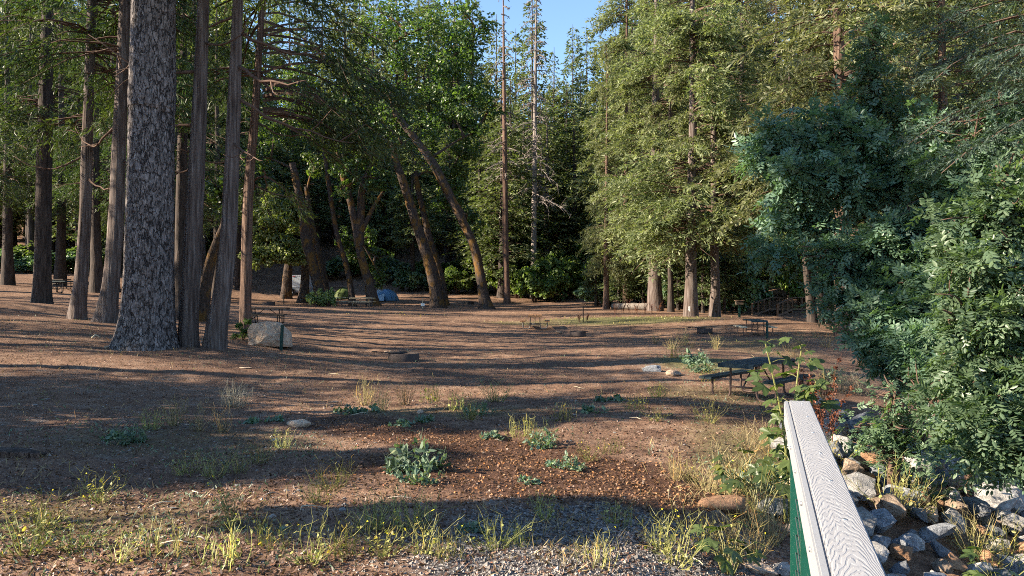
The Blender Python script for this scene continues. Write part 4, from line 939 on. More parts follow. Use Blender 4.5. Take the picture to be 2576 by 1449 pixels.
# local: x right, y along towards the far end (0 = far end)
MB().box((.0, -rl / 2, -.019), (.092, rl, .038)).build('top_plank', 'rail_top', t, bevel=.004)
MB().box((-.0562, -rl / 2, -.0505), (.020, rl, .096)).build('side_board', 'rail_lip', t, bevel=.004)
for k in range(9):
    y = -.10 - k * .36
    m = MB(); m.tube([(.008, y, -.003), (.008, y, .0018)], [.0055, .0045], 10); m.build('screw', 'screw', t)
    if k < 8: m = MB(); m.tube([(-.068, y - .12, -.035), (-.071, y - .12, -.035)], [.006, .005], 10); m.build('screw', 'screw', t)
for y in (-.22, -1.14, -2.06):
    MB().box((-.018, y, -.69), (.058, .055, 1.30)).build('post', 'green_gloss', t, bevel=.003)
MB().box((-.0, -rl / 2, -.058), (.05, rl, .036)).build('steel_rail', 'green_gloss', t)
for k in range(14):
    z = -.16 - k * .075
    m = MB(); m.tube([(-.026, -.14, z), (-.026, -rl, z)], .0026, 6); m.build('cable', 'cable', t, True)

# ================================================================== rocks
def rock_mesh(seed, mat, sx=1, sy=1, sz=1, npts=22, rough=.05, sub=2, rounded=False, pts=None):
    r = np.random.default_rng(seed); bm = bmesh.new()
    P = norm(r.normal(0, 1, (npts, 3))) * r.uniform(.72, 1.0, (npts, 1))
    for q in (P if pts is None else np.array(pts) * 2): bm.verts.new(q)
    bmesh.ops.convex_hull(bm, input=bm.verts[:])
    for v in [v for v in bm.verts if not v.link_faces]: bm.verts.remove(v)
    bmesh.ops.bevel(bm, geom=bm.edges[:], offset=.10 if rounded else .022, segments=2, affect='EDGES', clamp_overlap=True)
    bmesh.ops.triangulate(bm, faces=bm.faces[:])
    for _ in range(sub): 
        bmesh.ops.subdivide_edges(bm, edges=[e for e in bm.edges if e.calc_length() > .22], cuts=1, use_grid_fill=True); bmesh.ops.triangulate(bm, faces=bm.faces[:])
    if rounded:
        for _ in range(3): bmesh.ops.smooth_vert(bm, verts=bm.verts[:], factor=.5, use_axis_x=True, use_axis_y=True, use_axis_z=True)
    for v in bm.verts:
        c = v.co; n = (fbm(c.x * 3 + seed, c.y * 3 + c.z * 2.3, 4, seed) - .5) + .6 * (fbm(c.z * 6 + seed, c.x * 6 - c.y * 5, 3, seed + 4) - .5)
        v.co = c * (1 + float(n) * rough * 4)
    bmesh.ops.recalc_face_normals(bm, faces=bm.faces[:])
    me = bpy.data.meshes.new('rock')
    bm.to_mesh(me); bm.free()
    co_ = np.empty(len(me.vertices) * 3); me.vertices.foreach_get('co', co_); co_ = co_.reshape(-1, 3) * (sx, sy, sz) * .5; me.vertices.foreach_set('co', co_.ravel()); me.update()
    for q in me.polygons: q.use_smooth = rounded
    me.materials.append(M[mat]); return me
ROCK = {}
for i, mname in enumerate(('rock_blue', 'rock_grey', 'rock_tan', 'rock_orange', 'rock_pale')):
    ROCK[mname] = [rock_mesh(100 + i * 10 + k, mname, 1.15, .95, .78, 13 + 3 * k, .055) for k in range(5)]
RND = {mname: [rock_mesh(200 + i * 10 + k, mname, 1.2, .95, .6, 22, .03, 2, True) for k in range(2)] for i, mname in enumerate(('rock_blue', 'rock_grey', 'rock_tan', 'rock_orange', 'rock_pale'))}
rr_ = np.random.default_rng(5)
def rock(label, loc, s, mname, k, rot=None, group=None, mesh=None, sink=.25):
    me = mesh or ROCK[mname][k % 5]
    o = link('rock', me, None, loc); o.scale = s if isinstance(s, tuple) else (s, s, s)
    o.rotation_euler = rot or (rr_.uniform(-.5, .5), rr_.uniform(-.5, .5), rr_.uniform(0, 6.28)); o.location.z += (.5 * .7 - sink) * o.scale[2]
    return tag(o, label, 'rock', group)
def rock_px(label, px, py, wpx, mname, k, hz=.8, rounded=True, group=None, rot=None, sink=.25):
    p = ray_ground(px, py); s = wpx / F * p.y / 1.15
    return rock(label, p, (s, s * .85, s * hz), mname, k, rot or (0, 0, k * 1.3), group, RND[mname][k % 2] if rounded else None, sink)
bo = rock_mesh(301, 'rock_pale', 1, 1, 1, 30, .03, 3, False, [(-.62, -.40, -.3), (-.66, .35, -.3), (.70, -.42, -.3), (.66, .4, -.3), (-.64, -.36, .25), (-.55, -.33, .44), (-.60, .3, .40), (-.1, -.40, .50), (.22, -.34, .50), (.28, .3, .46), (.50, -.40, .25), (.68, -.38, -.02), (.62, .3, .1), (-.2, .36, .5), (0, -.52, .1), (-.3, -.5, -.2), (.35, -.5, -.1)])
o = link('boulder', bo, None, at(681, 24.6, .27)); o.scale = (.98, .95, .95); o.rotation_euler = (0, .03, .12); tag(o, 'large pale pinkish boulder with a speckled face beside the reddish cedar', 'boulder')
rock_px('small pale rock leaning against the front of the large boulder', 662, 868, 38, 'rock_pale', 1, .8, False)
rock_px('pinkish white flat rock in the left foreground by the bark chips, largest loose stone there', 752, 1074, 74, 'rock_pale', 0, .75)
rock_px('pale upright stone among weeds at the back edge of the bark chips', 1057, 1040, 30, 'rock_pale', 1, 1.1)
rock_px('whitish stone at the left end of the bark chip bed', 842, 1014, 26, 'rock_pale', 0, .6)
rock_px('flat pale stone on the bare ground below the green post', 618, 927, 40, 'rock_pale', 0, .25)
rock_px('small grey stone between weeds at the bottom left of the bark chips', 862, 1284, 34, 'rock_grey', 1, .8)
rock_px('rusty brown stone beside the grey one among the weeds', 895, 1232, 34, 'rock_orange', 0, .6)
rock_px('bluish stone in the shaded weeds left of the bark chips', 690, 1110, 32, 'rock_blue', 1, .6)
rock_px('small grey stone on the shaded soil in the left foreground', 600, 1222, 24, 'rock_grey', 0, .6)
rock_px('small tan stone right of the shaded soil in the left foreground', 748, 1198, 22, 'rock_tan', 1, .6)
rock_px('small pale stone at the left foot of the thick pine', 270, 876, 26, 'rock_pale', 1, .7)
rock_px('small white stone between the feet of the two grey cedars', 509, 862, 12, 'rock_pale', 0, .9)
rock_px('blue-grey rock in the middle distance, left of the two before the nearest table', 1640, 936, 60, 'rock_blue', 2, .95, False)
rock_px('flat tan-grey rock in the middle distance, right of the two before the nearest table', 1692, 944, 76, 'rock_tan', 1, .55)
rock_px('small brown rock between the orange-brown table and its fire ring', 1405, 838, 22, 'rock_tan', 0, .8)
rock_px('large rounded orange-tan boulder in the grass left of the railing', 1822, 1290, 150, 'rock_orange', 0, .85, sink=.15)
rock_px('large grey rock touching the railing post, right of the orange-tan boulder', 1955, 1300, 120, 'rock_blue', 0, .95, sink=.1)
rock_px('pale jagged stone below the orange-tan boulder', 1872, 1370, 60, 'rock_pale', 3, .9, False)
rock_px('whitish rock below the grey rock by the railing, at the bottom edge', 1905, 1440, 110, 'rock_pale', 2, .7, False)
rock_px('mottled grey rock at the bottom edge beside the green railing', 1965, 1440, 90, 'rock_grey', 1, .8, False)
rock_px('tan rock in front of the orange-tan boulder, half sunk in grass', 1800, 1310, 80, 'rock_tan', 2, .8, False)
rock_px('tan stone in the sparse dry grass, right middle distance', 1760, 882, 20, 'rock_tan', 1, .8)
rock_px('brown stone on the shaded strip, right middle distance', 1740, 868, 22, 'rock_orange', 0, .8)
for i, (px, py, wd) in enumerate(((980, 752, 22), (1100, 768, 30), (1225, 772, 22), (460, 812, 24), (1042, 771, 20))):
    rock_px(('pale low stone on the lit strip right of the blue tent', 'flat stone at the foot of the thick grey curved maple', 'stone at the foot of the long bowed maple', 'stone on the ground behind the thick pine', 'flat stone left of the site notice')[i], px, py, wd, 'rock_tan', i, .5)
for i in range(16):
    rock_px('pale stone in the loose scatter just behind the nearest fire ring', 1060 + rr_.normal(0, 45), 886 + rr_.normal(0, 5), rr_.uniform(6, 15), 'rock_pale', i, .6, group='pale stones behind the nearest fire ring')
# scattered small stones in the foreground
for i in range(110):
    px = rr_.uniform(0, 1800); py = 880 + 560 * rr_.random() ** .9
    if zones(*[np.array([q]) for q in ray_ground(px, py)[:2]])[0][0] > .5: continue
    mname = ('rock_grey', 'rock_tan', 'rock_pale', 'rock_blue', 'rock_orange')[rr_.integers(5)]; word = {'rock_grey': 'grey', 'rock_tan': 'tan', 'rock_pale': 'whitish', 'rock_blue': 'bluish grey', 'rock_orange': 'reddish brown'}[mname]
    side = 'left part of the open ground' if px < 900 else 'right part of the open ground'
    p = ray_ground(px, py); s = rr_.uniform(.03, .085) * (1.25 if p.y > 10 else .8)
    o = rock(f'small {word} stone lying loose on the {side}', p, (s, s * .8, s * .6), mname, i, (0, 0, i), f'small {word} stones, {side}', RND[mname][i % 2], .2); o.name = 'stone'

# riprap bank to the right of the railing
pos = []; nrap = 0
words = {'rock_blue': 'dark blue-grey', 'rock_grey': 'light grey', 'rock_tan': 'tan', 'rock_orange': 'rusty orange-brown', 'rock_pale': 'pale'}
def rap_place(x, y, s, mname, label, group):
    global nrap
    z = g1(x, y); rock(label, Vector((x, y, z)), (s, s * rr_.uniform(.8, 1.0), s * rr_.uniform(.8, 1.05)), mname, int(rr_.integers(5)), None, group, None, rr_.uniform(.02, .22)); nrap += 1
for tries in range(16000):
    if nrap > 265: break
    y = 6.0 + 8.2 * rr_.random() ** 1.2 if tries > 900 else rr_.uniform(9.5, 14); crest = np.interp(y, [2.4, 3.5, 6.5, 10, 13, 14.2], [1.45, 1.75, 2.3, 3.8, 5.2, 5.9])
    x = crest + (rr_.random() ** .9 * np.interp(y, [2.4, 6, 9, 14], [3.5, 5.0, 4.6, 2.2]) if tries > 900 else rr_.uniform(-.45, 1.5)); s = rr_.choice([.22, .30, .40, .52, .70], p=[.22, .30, .26, .15, .07])
    if any((x - a) ** 2 + (y - b) ** 2 < (.31 * (s + c)) ** 2 for a, b, c in pos): continue
    z_ = g1(x, y)
    if CX + x / y * F > 2640 or HY + (CAMZ - z_ - s * .4) / y * F > 1500: continue
    if tries <= 900 and nrap > 62: continue
    pos.append((x, y, s)); mname = ('rock_blue', 'rock_grey', 'rock_tan', 'rock_orange', 'rock_pale')[rr_.choice(5, p=[.44, .30, .14, .08, .04])]
    zone = 'at the top of the bank' if y > 10 else ('low down beside the shrubs' if x - crest > 2.4 else 'close beside the railing')
    size = 'big' if s > .45 else ('small' if s < .25 else 'medium')
    rap_place(x, y, s, mname, f'{size} {words[mname]} angular rock in the rock bank, {zone}', f'{size} {words[mname]} bank rocks {zone}')

# ================================================================== weeds, saplings, grass
def stems(P0, P1, bend, r0, rnd, seg=5):
    n = len(P0); T = np.linspace(0, 1, seg); P = P0[:, None] + (P1 - P0)[:, None] * T[None, :, None] + bend[:, None] * (np.sin(T * 3.14) * .5)[None, :, None]
    d = norm(P1 - P0); e1 = norm(np.cross(d, np.array([.3, .7, .2]))); e2 = np.cross(d, e1)
    th = np.broadcast_to(np.asarray(r0, float), (n,))[:, None] * (1 - .7 * T)[None]
    ring = np.stack([P + th[..., None] * (np.cos(k) * e1[:, None] + np.sin(k) * e2[:, None]) for k in (0, 2.094, 4.189)], 2)
    i = (np.arange(n) * 3 * seg)[:, None, None]; s = (np.arange(seg - 1) * 3)[None, :, None]; k = np.arange(3)[None, None]; k2 = (k + 1) % 3
    Fq = np.stack(np.broadcast_arrays(i + s + k, i + s + k2, i + s + 3 + k2, i + s + 3 + k), -1).reshape(-1, 4)
    return ring.reshape(-1, 3), Fq, np.repeat(rnd, 3 * seg), P
def weed_mesh(seed, n, h, spread, leaf=0, twig=3, r0=.004, mat='weed_green', leafsize=.04, lean=.25, base=.05):
    r = np.random.default_rng(seed); m = MB(); a = r.random(n) * 6.28; q = r.random(n) ** .5
    P0 = np.stack([np.cos(a) * base * q, np.sin(a) * base * q, np.full(n, -.02)], 1); hh = h * r.uniform(.5, 1.1, n); sp = spread * q * r.uniform(.4, 1.2, n)
    P1 = np.stack([np.cos(a) * sp, np.sin(a) * sp, hh * np.sqrt(np.maximum(.05, 1 - (sp / (h * 1.4)) ** 2))], 1); bend = r.normal(0, .22 * h, (n, 3)) * (1, 1, .5)
    V, Fq, q_, P = stems(P0, P1, bend, r0, r.random(n)); m.add(V, [Fq], q_); tips = [P[:, -1]]
    if twig:
        i = np.repeat(np.arange(n), twig); s = r.integers(1, 5, len(i)); B = P[i, s]
        d = norm(P1[i] - P0[i]) + r.normal(0, .55, (len(i), 3)); E = B + norm(d) * (h * r.uniform(.12, .38, len(i)))[:, None]
        V, Fq, q_, P2 = stems(B, E, r.normal(0, .03 * h, (len(i), 3)), r0 * .6, r.random(len(i)), 3); m.add(V, [Fq], q_); tips.append(P2[:, -1])
    if leaf:
        i = r.integers(0, n, leaf); s = r.random(leaf) ** 1.2; k = np.minimum((s * 4).astype(int), 4); B = P[i, k] + r.normal(0, .012, (leaf, 3))
        d = norm(r.normal(0, 1, (leaf, 3)) + np.array([0, 0, .25])); side = norm(np.cross(d, np.array([0, 0, 1.]) + r.normal(0, .4, (leaf, 3))))
        L = leafsize * r.uniform(.5, 1.3, leaf); V, Fq, q_ = leaf6(B, d, L, L * .28, side, r.random(leaf)); m.add(V, [Fq], q_)
    return m.mesh('weed', mat), np.concatenate(tips)
def flower_mesh(seed, tips, frac=.07, s=.007):
    r = np.random.default_rng(seed); T = tips[r.random(len(tips)) < frac]; T = T[T[:, 2] > tips[:, 2].max() * .35]; m = MB()
    for k in range(3):
        n = len(T); b = T + r.normal(0, s * .6, (n, 3)); d = norm(r.normal(0, 1, (n, 3)) + np.array([0, 0, .8])); V, Fq, q_ = rhombs(b, d, s * 1.6, s * .8, norm(np.cross(d, r.normal(0, 1, (n, 3)))), r.random(n)); m.add(V, [Fq], q_)
    return m.mesh('flower', 'flower')
WD = {}
for i in range(3):
    a, t_ = weed_mesh(400 + i, 17, .36, .30, 110, 4, .0032, 'weed_green', .03); WD['mustard', i] = (a, flower_mesh(i, t_))
    a, t_ = weed_mesh(410 + i, 30, .36, .22, 20, 3, .0034, 'weed_dry', .03); WD['dry', i] = (a, None)
    a, t_ = weed_mesh(420 + i, 30, .34, .26, 46, 2, .0034, 'weed_green', .03, base=.09); WD['stalk', i] = (a, None)
    a, t_ = weed_mesh(430 + i, 16, .22, .26, 260, 3, .003, 'weed_blue', .055, base=.12); WD['leafy', i] = (a, None)
    a, t_ = weed_mesh(440 + i, 9, .07, .16, 160, 2, .0025, 'weed_blue', .05, base=.14); WD['rosette', i] = (a, None)
    a, t_ = weed_mesh(450 + i, 60, .26, .2, 0, 5, .0026, 'weed_grey', base=.12); WD['silver', i] = (a, None)
    a, t_ = weed_mesh(460 + i, 26, .16, .14, 60, 2, .0024, 'weed_green', .025, base=.10); WD['tuft', i] = (a, None)
    a, t_ = weed_mesh(470 + i, 44, .55, .55, 0, 2, .003, 'weed_dry', base=.12); WD['straw', i] = (a, None)
DESC = {'mustard': ('mustard_weed', 'mustard weed with small yellow flowers'), 'dry': ('dry_weed', 'dry straw-coloured weed'), 'stalk': ('stalky_weed', 'clump of upright green weed stalks'), 'leafy': ('leafy_weed', 'blue-green leafy weed'),
        'rosette': ('low_weed', 'low blue-green weed mat'), 'silver': ('dry_bush', 'silvery grey dead weed bush'), 'tuft': ('weed_tuft', 'short green weed tuft'), 'straw': ('straw_clump', 'flopped clump of straw-coloured grass')}
def where(px, py):
    v = 'bottom ' if py > 1270 else ('' if py > 1080 else 'far ')
    return v + ('left' if px < 480 else 'left of centre' if px < 980 else 'centre' if px < 1500 else 'right of centre')
def weed(kind, px, py, s=1.0, label=None, group=None, k=None, loc=None):
    p = loc or ray_ground(px, py); nm, ds = DESC[kind]; k = int(rr_.integers(3)) if k is None else k; me, fl = WD[kind, k]
    if label is None: label = f'{ds} in the {where(px, py)} foreground'; group = f'{ds}s, {where(px, py)}'
    o = link(nm, me, None, p); h_ = .78 if kind in ('mustard', 'stalk') else 1.0; o.scale = (s, s, s * h_ * rr_.uniform(.85, 1.1)); o.rotation_euler.z = rr_.uniform(0, 6.28); tag(o, label, 'weed', group)
    if fl is not None: link('flower', fl, o)
    return o
weed('leafy', 1065, 1180, 1.7, 'largest blue-green leafy weed, growing in the middle of the bark chips', k=0)
weed('silver', 590, 1025, 1.5, 'silvery grey dead weed bush in the left middle foreground', k=0)
weed('stalk', 1035, 1335, 1.15, 'tall clump of greenish brown stalks at the bottom centre, biggest of its kind', k=1)
weed('mustard', 590, 1330, 1.25, 'leafy yellow-green mustard weed standing in light at the bottom left of centre', k=0)
weed('mustard', 250, 1262, 1.1, 'mustard weed with fine twigs on the shade edge, bottom left', k=1)
weed('mustard', 1785, 1065, 1.1, 'thin mustard weed alone on the open shaded ground, right of centre', k=2)
for kind, px, py, s in [('mustard', 120, 1330, 1.2), ('mustard', 60, 1400, 1.2), ('mustard', 190, 1390, 1), ('mustard', 300, 1420, .9), ('tuft', 420, 1400, 1.4), ('tuft', 560, 1420, 1.6), ('tuft', 680, 1380, 1.3), ('stalk', 540, 1200, .9), ('stalk', 470, 1195, .8), ('stalk', 650, 1165, .8), ('stalk', 710, 1130, .8), ('stalk', 600, 1190, .8),
    ('stalk', 835, 1230, 1.0), ('stalk', 800, 1265, .8), ('stalk', 940, 1330, 1), ('mustard', 960, 1400, 1), ('mustard', 1060, 1395, .9), ('tuft', 860, 1400, 1.4), ('mustard', 780, 1420, 1), ('stalk', 1180, 1055, 1.3), ('leafy', 1210, 1045, 1.2), ('tuft', 1150, 1030, 2), ('dry', 1020, 1020, 1.2), ('dry', 920, 1020, 1.3), ('dry', 960, 1035, 1), ('stalk', 1250, 1010, 1.5), ('tuft', 1090, 1010, 2),
    ('dry', 440, 1075, 1.1), ('dry', 500, 1085, 1), ('stalk', 380, 1080, 1), ('dry', 560, 1090, 1), ('rosette', 640, 1065, 1.4), ('rosette', 700, 1060, 1.2), ('leafy', 330, 1115, 1.1), ('rosette', 300, 1105, 1.5), ('rosette', 870, 1040, 1.6), ('rosette', 930, 1035, 1.6), ('rosette', 1010, 1070, 1.4), ('rosette', 1075, 1060, 1.4), ('rosette', 1240, 1100, 1.3), ('leafy', 1060, 1215, 1), ('leafy', 1000, 1190, .9),
    ('stalk', 1345, 1120, 1), ('leafy', 1370, 1120, 1), ('tuft', 1310, 1100, 1.6), ('rosette', 1390, 1175, 1.1), ('leafy', 1430, 1180, .8), ('rosette', 1330, 1215, .9), ('mustard', 1480, 1160, .9), ('tuft', 1540, 1140, 1.3), ('mustard', 1650, 1060, .8), ('dry', 1700, 1210, .8), ('mustard', 1750, 1215, 1), ('mustard', 1700, 1420, 1.15), ('mustard', 1660, 1390, .9), ('mustard', 1760, 1380, 1.0), ('mustard', 1830, 1415, .9), ('tuft', 1300, 1370, 1), ('mustard', 1245, 1385, .8), ('tuft', 1120, 1400, 1), ('rosette', 1190, 1335, .9), ('mustard', 1370, 1310, .8), ('tuft', 1560, 1320, 1.1),
    ('straw', 1890, 1130, .75), ('straw', 1935, 1150, .7), ('straw', 1860, 1190, .8), ('straw', 1780, 1240, .55), ('straw', 1900, 1400, .5), ('dry', 1830, 1250, 1.3), ('mustard', 1870, 1240, 1.2), ('mustard', 1925, 1235, 1.2), ('leafy', 1900, 1225, 1.4), ('leafy', 1950, 1215, 1.3), ('mustard', 1900, 1330, 1), ('dry', 1940, 1370, 1.2), ('dry', 1870, 1420, 1.1), ('tuft', 1500, 1420, 1.2), ('leafy', 1740, 915, 2.4), ('leafy', 1760, 935, 2), ('tuft', 1700, 900, 2.6), ('tuft', 1780, 960, 2.2), ('tuft', 1660, 1000, 1.8), ('tuft', 1600, 1030, 1.6), ('rosette', 1540, 1010, 2), ('rosette', 1480, 1040, 1.8), ('tuft', 1420, 1060, 1.6),
    ('dry', 1650, 865, 1.4), ('dry', 1720, 868, 1.7), ('straw', 1690, 880, .9), ('straw', 1740, 878, .8), ('dry', 1800, 880, 1.3), ('straw', 2050, 850, 1.1), ('straw', 2010, 865, 1.1), ('straw', 2080, 875, 1.1), ('straw', 2000, 900, 1), ('dry', 2070, 1010, 1.6), ('silver', 2110, 985, 2), ('silver', 2160, 990, 1.8), ('leafy', 2100, 960, 2)]:
    weed(kind, px, py, s)
for kind, x, y, s in (('straw', 4.35, 8.7, .8), ('mustard', 4.2, 8.6, 1.7), ('mustard', 4.6, 8.9, 1.6), ('mustard', 4.9, 8.0, 1.5), ('mustard', 5.3, 8.3, 1.4), ('straw', 4.9, 8.2, .8), ('leafy', 5.1, 7.4, 1.4), ('mustard', 5.3, 7.2, 1.3), ('mustard', 4.0, 9.6, 1.4), ('leafy', 5.0, 9.6, 1.6), ('mustard', 3.6, 9.3, 1.2), ('leafy', 4.4, 10.2, 1.4)):
    weed(kind, 0, 0, s, f'{DESC[kind][1]} growing between the rocks of the bank', f'{DESC[kind][1]}s between the bank rocks', loc=Vector((x, y, g1(x, y) + .05)))
# rusty dock stalks
def dock(label, loc, h, n, seed, group=None):
    r = np.random.default_rng(seed); t = thing('dock_plant', label, 'weed', loc, 0, group); m = MB(); sd = MB()
    for i in range(n):
        a = r.random() * 6.28; L = h * r.uniform(.6, 1.05); P = smooth_path([(0.05 * np.cos(a), .05 * np.sin(a), -.05), (.1 * L * np.cos(a), .1 * L * np.sin(a), .5 * L), (.32 * L * np.cos(a + .3), .32 * L * np.sin(a + .3), L * .95)], 12)
        m.tube(P, np.linspace(.006, .002, 12), 4)
        k = 130; s = .35 + .65 * r.random(k); B = np.array([P[int(q * 11)] for q in s]) + r.normal(0, .022, (k, 3)) * (1.25 - s)[:, None] * 1.6
        d = norm(r.normal(0, 1, (k, 3)) + np.array([0, 0, .6])); V, Fq, q_ = rhombs(B, d, .035, .011, norm(np.cross(d, r.normal(0, 1, (k, 3)))), r.random(k)); sd.add(V, [Fq], q_)
    m.build('stem', 'dock', t); sd.build('seed_head', 'dock', t); return t
def wpt(px, d): return at(px, d)
dock('tall rusty dock stalks behind the maple sapling, right of the nearest table', wpt(2052, 10.5), 1.5, 5, 501)
dock('rusty dock stalks bending right behind the railing end', wpt(2085, 10.0), 1.2, 5, 502)
dock('single upright rusty dock stalk among the top rocks of the bank', wpt(2205, 11.5), .55, 1, 503)
dock('rusty dock stalk leaning right over the top rocks of the bank', wpt(2140, 10.8), .6, 2, 504)
for i, px in enumerate((1548, 1566, 1584, 1602, 1622, 1640, 1656)):
    dock('rusty brown dock clump in the row before the pale fallen log', wpt(px, 52 + (i % 3)), 1.0, 4, 510 + i, 'rusty dock clumps before the fallen log')
for i, px in enumerate((1458, 1476)): dock('brown dry stalks around the thin dark post', wpt(px, 46.2), .6, 3, 520 + i, 'brown stalks at the thin post')

# big-leaf maple sapling by the railing
def palmate(base, d, nrm, s, rnd, m, droop=.25):
    d = d / np.linalg.norm(d); side = np.cross(d, nrm); side /= np.linalg.norm(side); up = np.cross(side, d)
    outl = []
    for ang, L in ((-118, .42), (-100, .52), (-84, .40), (-66, .66), (-52, .84), (-40, .70), (-26, .46), (-13, .80), (0, 1.05), (13, .80), (26, .46), (40, .70), (52, .84), (66, .66), (84, .40), (100, .52), (118, .42)):
        a = rad(ang); r_ = L * s; c = d * math.cos(a) * r_ + side * math.sin(a) * r_; outl.append(base + c + up * (-droop * r_ * r_ / s + .05 * s * math.cos(5 * a)))
    c0 = base + d * s * .12
    V = [base, c0] + outl; n = len(outl); Fs = [(1, 2 + i, 3 + i) for i in range(n - 1)] + [(0, 2, 1), (0, 1, 1 + n)]
    m.add(V, [Fs], rnd)
def sapling():
    r = np.random.default_rng(600); b = Vector((2.62, 7.4, 0)); b.z = g1(b.x, b.y)
    t = thing('maple_sapling', 'maple sapling with large lobed leaves at the railing end, before the nearest table', 'sapling', b); m = MB(); lf = MB()
    for pts in ([(1985, 1230, 7.40), (1968, 1060, 7.40), (1945, 950, 7.40), (1925, 862, 7.40)], [(1990, 1240, 7.50), (1992, 1080, 7.50), (2006, 950, 7.55), (2018, 866, 7.55)], [(2000, 1240, 7.60), (2028, 1090, 7.60), (2046, 990, 7.65), (2052, 960, 7.65)], [(1975, 1240, 7.30), (1945, 1190, 7.30), (1930, 1140, 7.30)], [(1985, 1240, 7.30), (1975, 1150, 7.35), (1990, 1040, 7.35)]):
        P = smooth_path([np.array(W(*p)) - np.array(b) for p in pts], 16); P[0][2] = min(P[0][2], .0); m.tube(P, np.linspace(.012, .006, 16), 6)
        for k in range(2, 16, 1 if len(pts) > 3 else 2):
            for sg in (-1, 1):
                if r.random() < .30: continue
                a = r.random() * 6.28; dr = np.array([np.cos(a), np.sin(a), r.uniform(-.1, .4)]); pl = r.uniform(.07, .20); e = P[k] + dr * pl
                m.tube([P[k], (P[k] + e) / 2 + np.array([0, 0, .012]), e], [.0025, .0022, .002], 4)
                s = r.uniform(.085, .16) * (1.0 if k < 13 else .8); palmate(e, np.array([dr[0], dr[1], -.35 + r.normal(0, .2)]), norm(np.array([r.normal(0, .35) - .2, r.normal(0, .35) - .25, 1.0])), s, float(r.random()), lf)
    m.build('stem', 'weed_green', t); lf.build('foliage', 'maple_leaf', t)
sapling()
# low maple sprout among the bank rocks
def sprout(label, loc, n, seed, h=.4):
    r = np.random.default_rng(seed); t = thing('maple_sapling', label, 'sapling', loc); m = MB(); lf = MB()
    for i in range(n):
        a = r.random() * 6.28; e = np.array([np.cos(a) * h * .6, np.sin(a) * h * .6, h * r.uniform(.4, 1.1)]); m.tube([(0, 0, -.1), e * .5 + (0, 0, .05), e], [.004, .003, .002], 4)
        palmate(e, np.array([np.cos(a), np.sin(a), -.3]), norm(np.array([r.normal(0, .3), r.normal(0, .3) - .3, 1.])), r.uniform(.07, .13), float(r.random()), lf)
    m.build('stem', 'weed_green', t); lf.build('foliage', 'maple_leaf', t)
sprout('bright yellow-green maple sprout low among the bank rocks', Vector((4.55, 7.2, g1(4.55, 7.2) + .12)), 16, 610)
sprout('leafy maple sprout under the sapling in the dry grass', Vector((2.3, 7.2, g1(2.3, 7.2))), 26, 611, .6)
sprout('broad-leaved green plant in the grass left of the railing', Vector((1.45, 5.2, g1(1.45, 5.2))), 18, 612, .3)

# ================================================================== the ash shrubs on the right
def ash(label, blobs, leaf, n, seed, stems_, size=.34, frac=.27, per=1.9, cat='ash shrub', name='ash_shrub'):
    base = Vector(stems_[0][0]); base.z = g1(base.x, base.y); t = thing(name, label, cat, base)
    C, RR = blobs_fill(seed, blobs, frac, per); C = C - np.array(base)
    C = C + np.random.default_rng(seed + 5).normal(0, .13, C.shape); mb = compound(seed, C, RR, np.maximum(3, (.44 * n) * RR ** 2 / (RR ** 2).mean()), size * .84); mb.build('foliage', leaf, t)
    r = np.random.default_rng(seed); m = MB(); pts = []
    for s in stems_:
        P = smooth_path([np.array(q, float) - np.array(base) for q in s], 14); P[0][2] = -.15; m.tube(P, np.linspace(.05, .012, 14), 7); pts += list(P[4:])
    pts = np.array(pts)
    for c in C[r.random(len(C)) < .6]:
        q = pts[np.argmin(((pts - c) ** 2).sum(1))]
        if np.linalg.norm(q - c) < .75: m.tube(smooth_path([q, (q + c) / 2 + r.normal(0, .08, 3), c], 5), np.linspace(.014, .004, 5), 4)
    m.build('branch', 'branch', t, True); return t
def stem_px(*pts): return [W(*p) for p in pts]
B = pblob
ash('broad dark blue-green ash shrub arching left over the clearing edge', [B(1925, 390, 14, 62), B(2000, 350, 14, 70), B(2080, 340, 14, 75), B(2165, 350, 14, 75), B(1990, 440, 13.6, 62), B(2070, 420, 13.6, 80), B(2150, 470, 13.6, 85), B(2020, 520, 14, 55), B(1950, 555, 14, 36), B(2230, 440, 14, 80), B(2060, 575, 14, 50)],
    'ash_leaf', 34, 701, [stem_px((2250, 1000, 14), (2230, 750, 14), (2180, 560, 14), (2100, 420, 14), (1960, 380, 14)), stem_px((2260, 1000, 14), (2260, 700, 14), (2200, 450, 14), (2160, 350, 14))], .30)
ash('tall thin ash spire rising above the dark arching shrub', [B(2190, 80, 14.5, 32), B(2205, 140, 14.5, 40), B(2190, 200, 14.5, 48), B(2215, 265, 14.5, 52), B(2150, 255, 14.5, 36), B(2260, 300, 14.5, 48)],
    'ash_leaf', 10, 702, [stem_px((2280, 1000, 14.6), (2250, 600, 14.6), (2215, 300, 14.6), (2190, 60, 14.6))], .28)
ash('dense dark ash shrub hanging over the creek, middle of the right side', [B(2120, 640, 13, 70), B(2080, 700, 13, 42), B(2200, 620, 13, 85), B(2290, 560, 13, 85), B(2160, 740, 12.6, 70), B(2250, 720, 12.6, 90), B(2350, 660, 12.6, 95), B(2200, 820, 12, 60), B(2290, 800, 12, 90), B(2390, 780, 12, 95), B(2190, 880, 11.6, 36), B(2290, 890, 11.4, 70), B(2380, 890, 11.4, 85), B(1930, 640, 13.4, 26), B(1985, 640, 13.4, 34), B(2360, 960, 11, 60)],
    'ash_leaf', 34, 703, [stem_px((2330, 1080, 12.5), (2280, 850, 12.5), (2200, 700, 12.8), (2100, 640, 13)), stem_px((2360, 1080, 12.5), (2360, 850, 12.5), (2330, 650, 12.6), (2290, 540, 13))], .27)
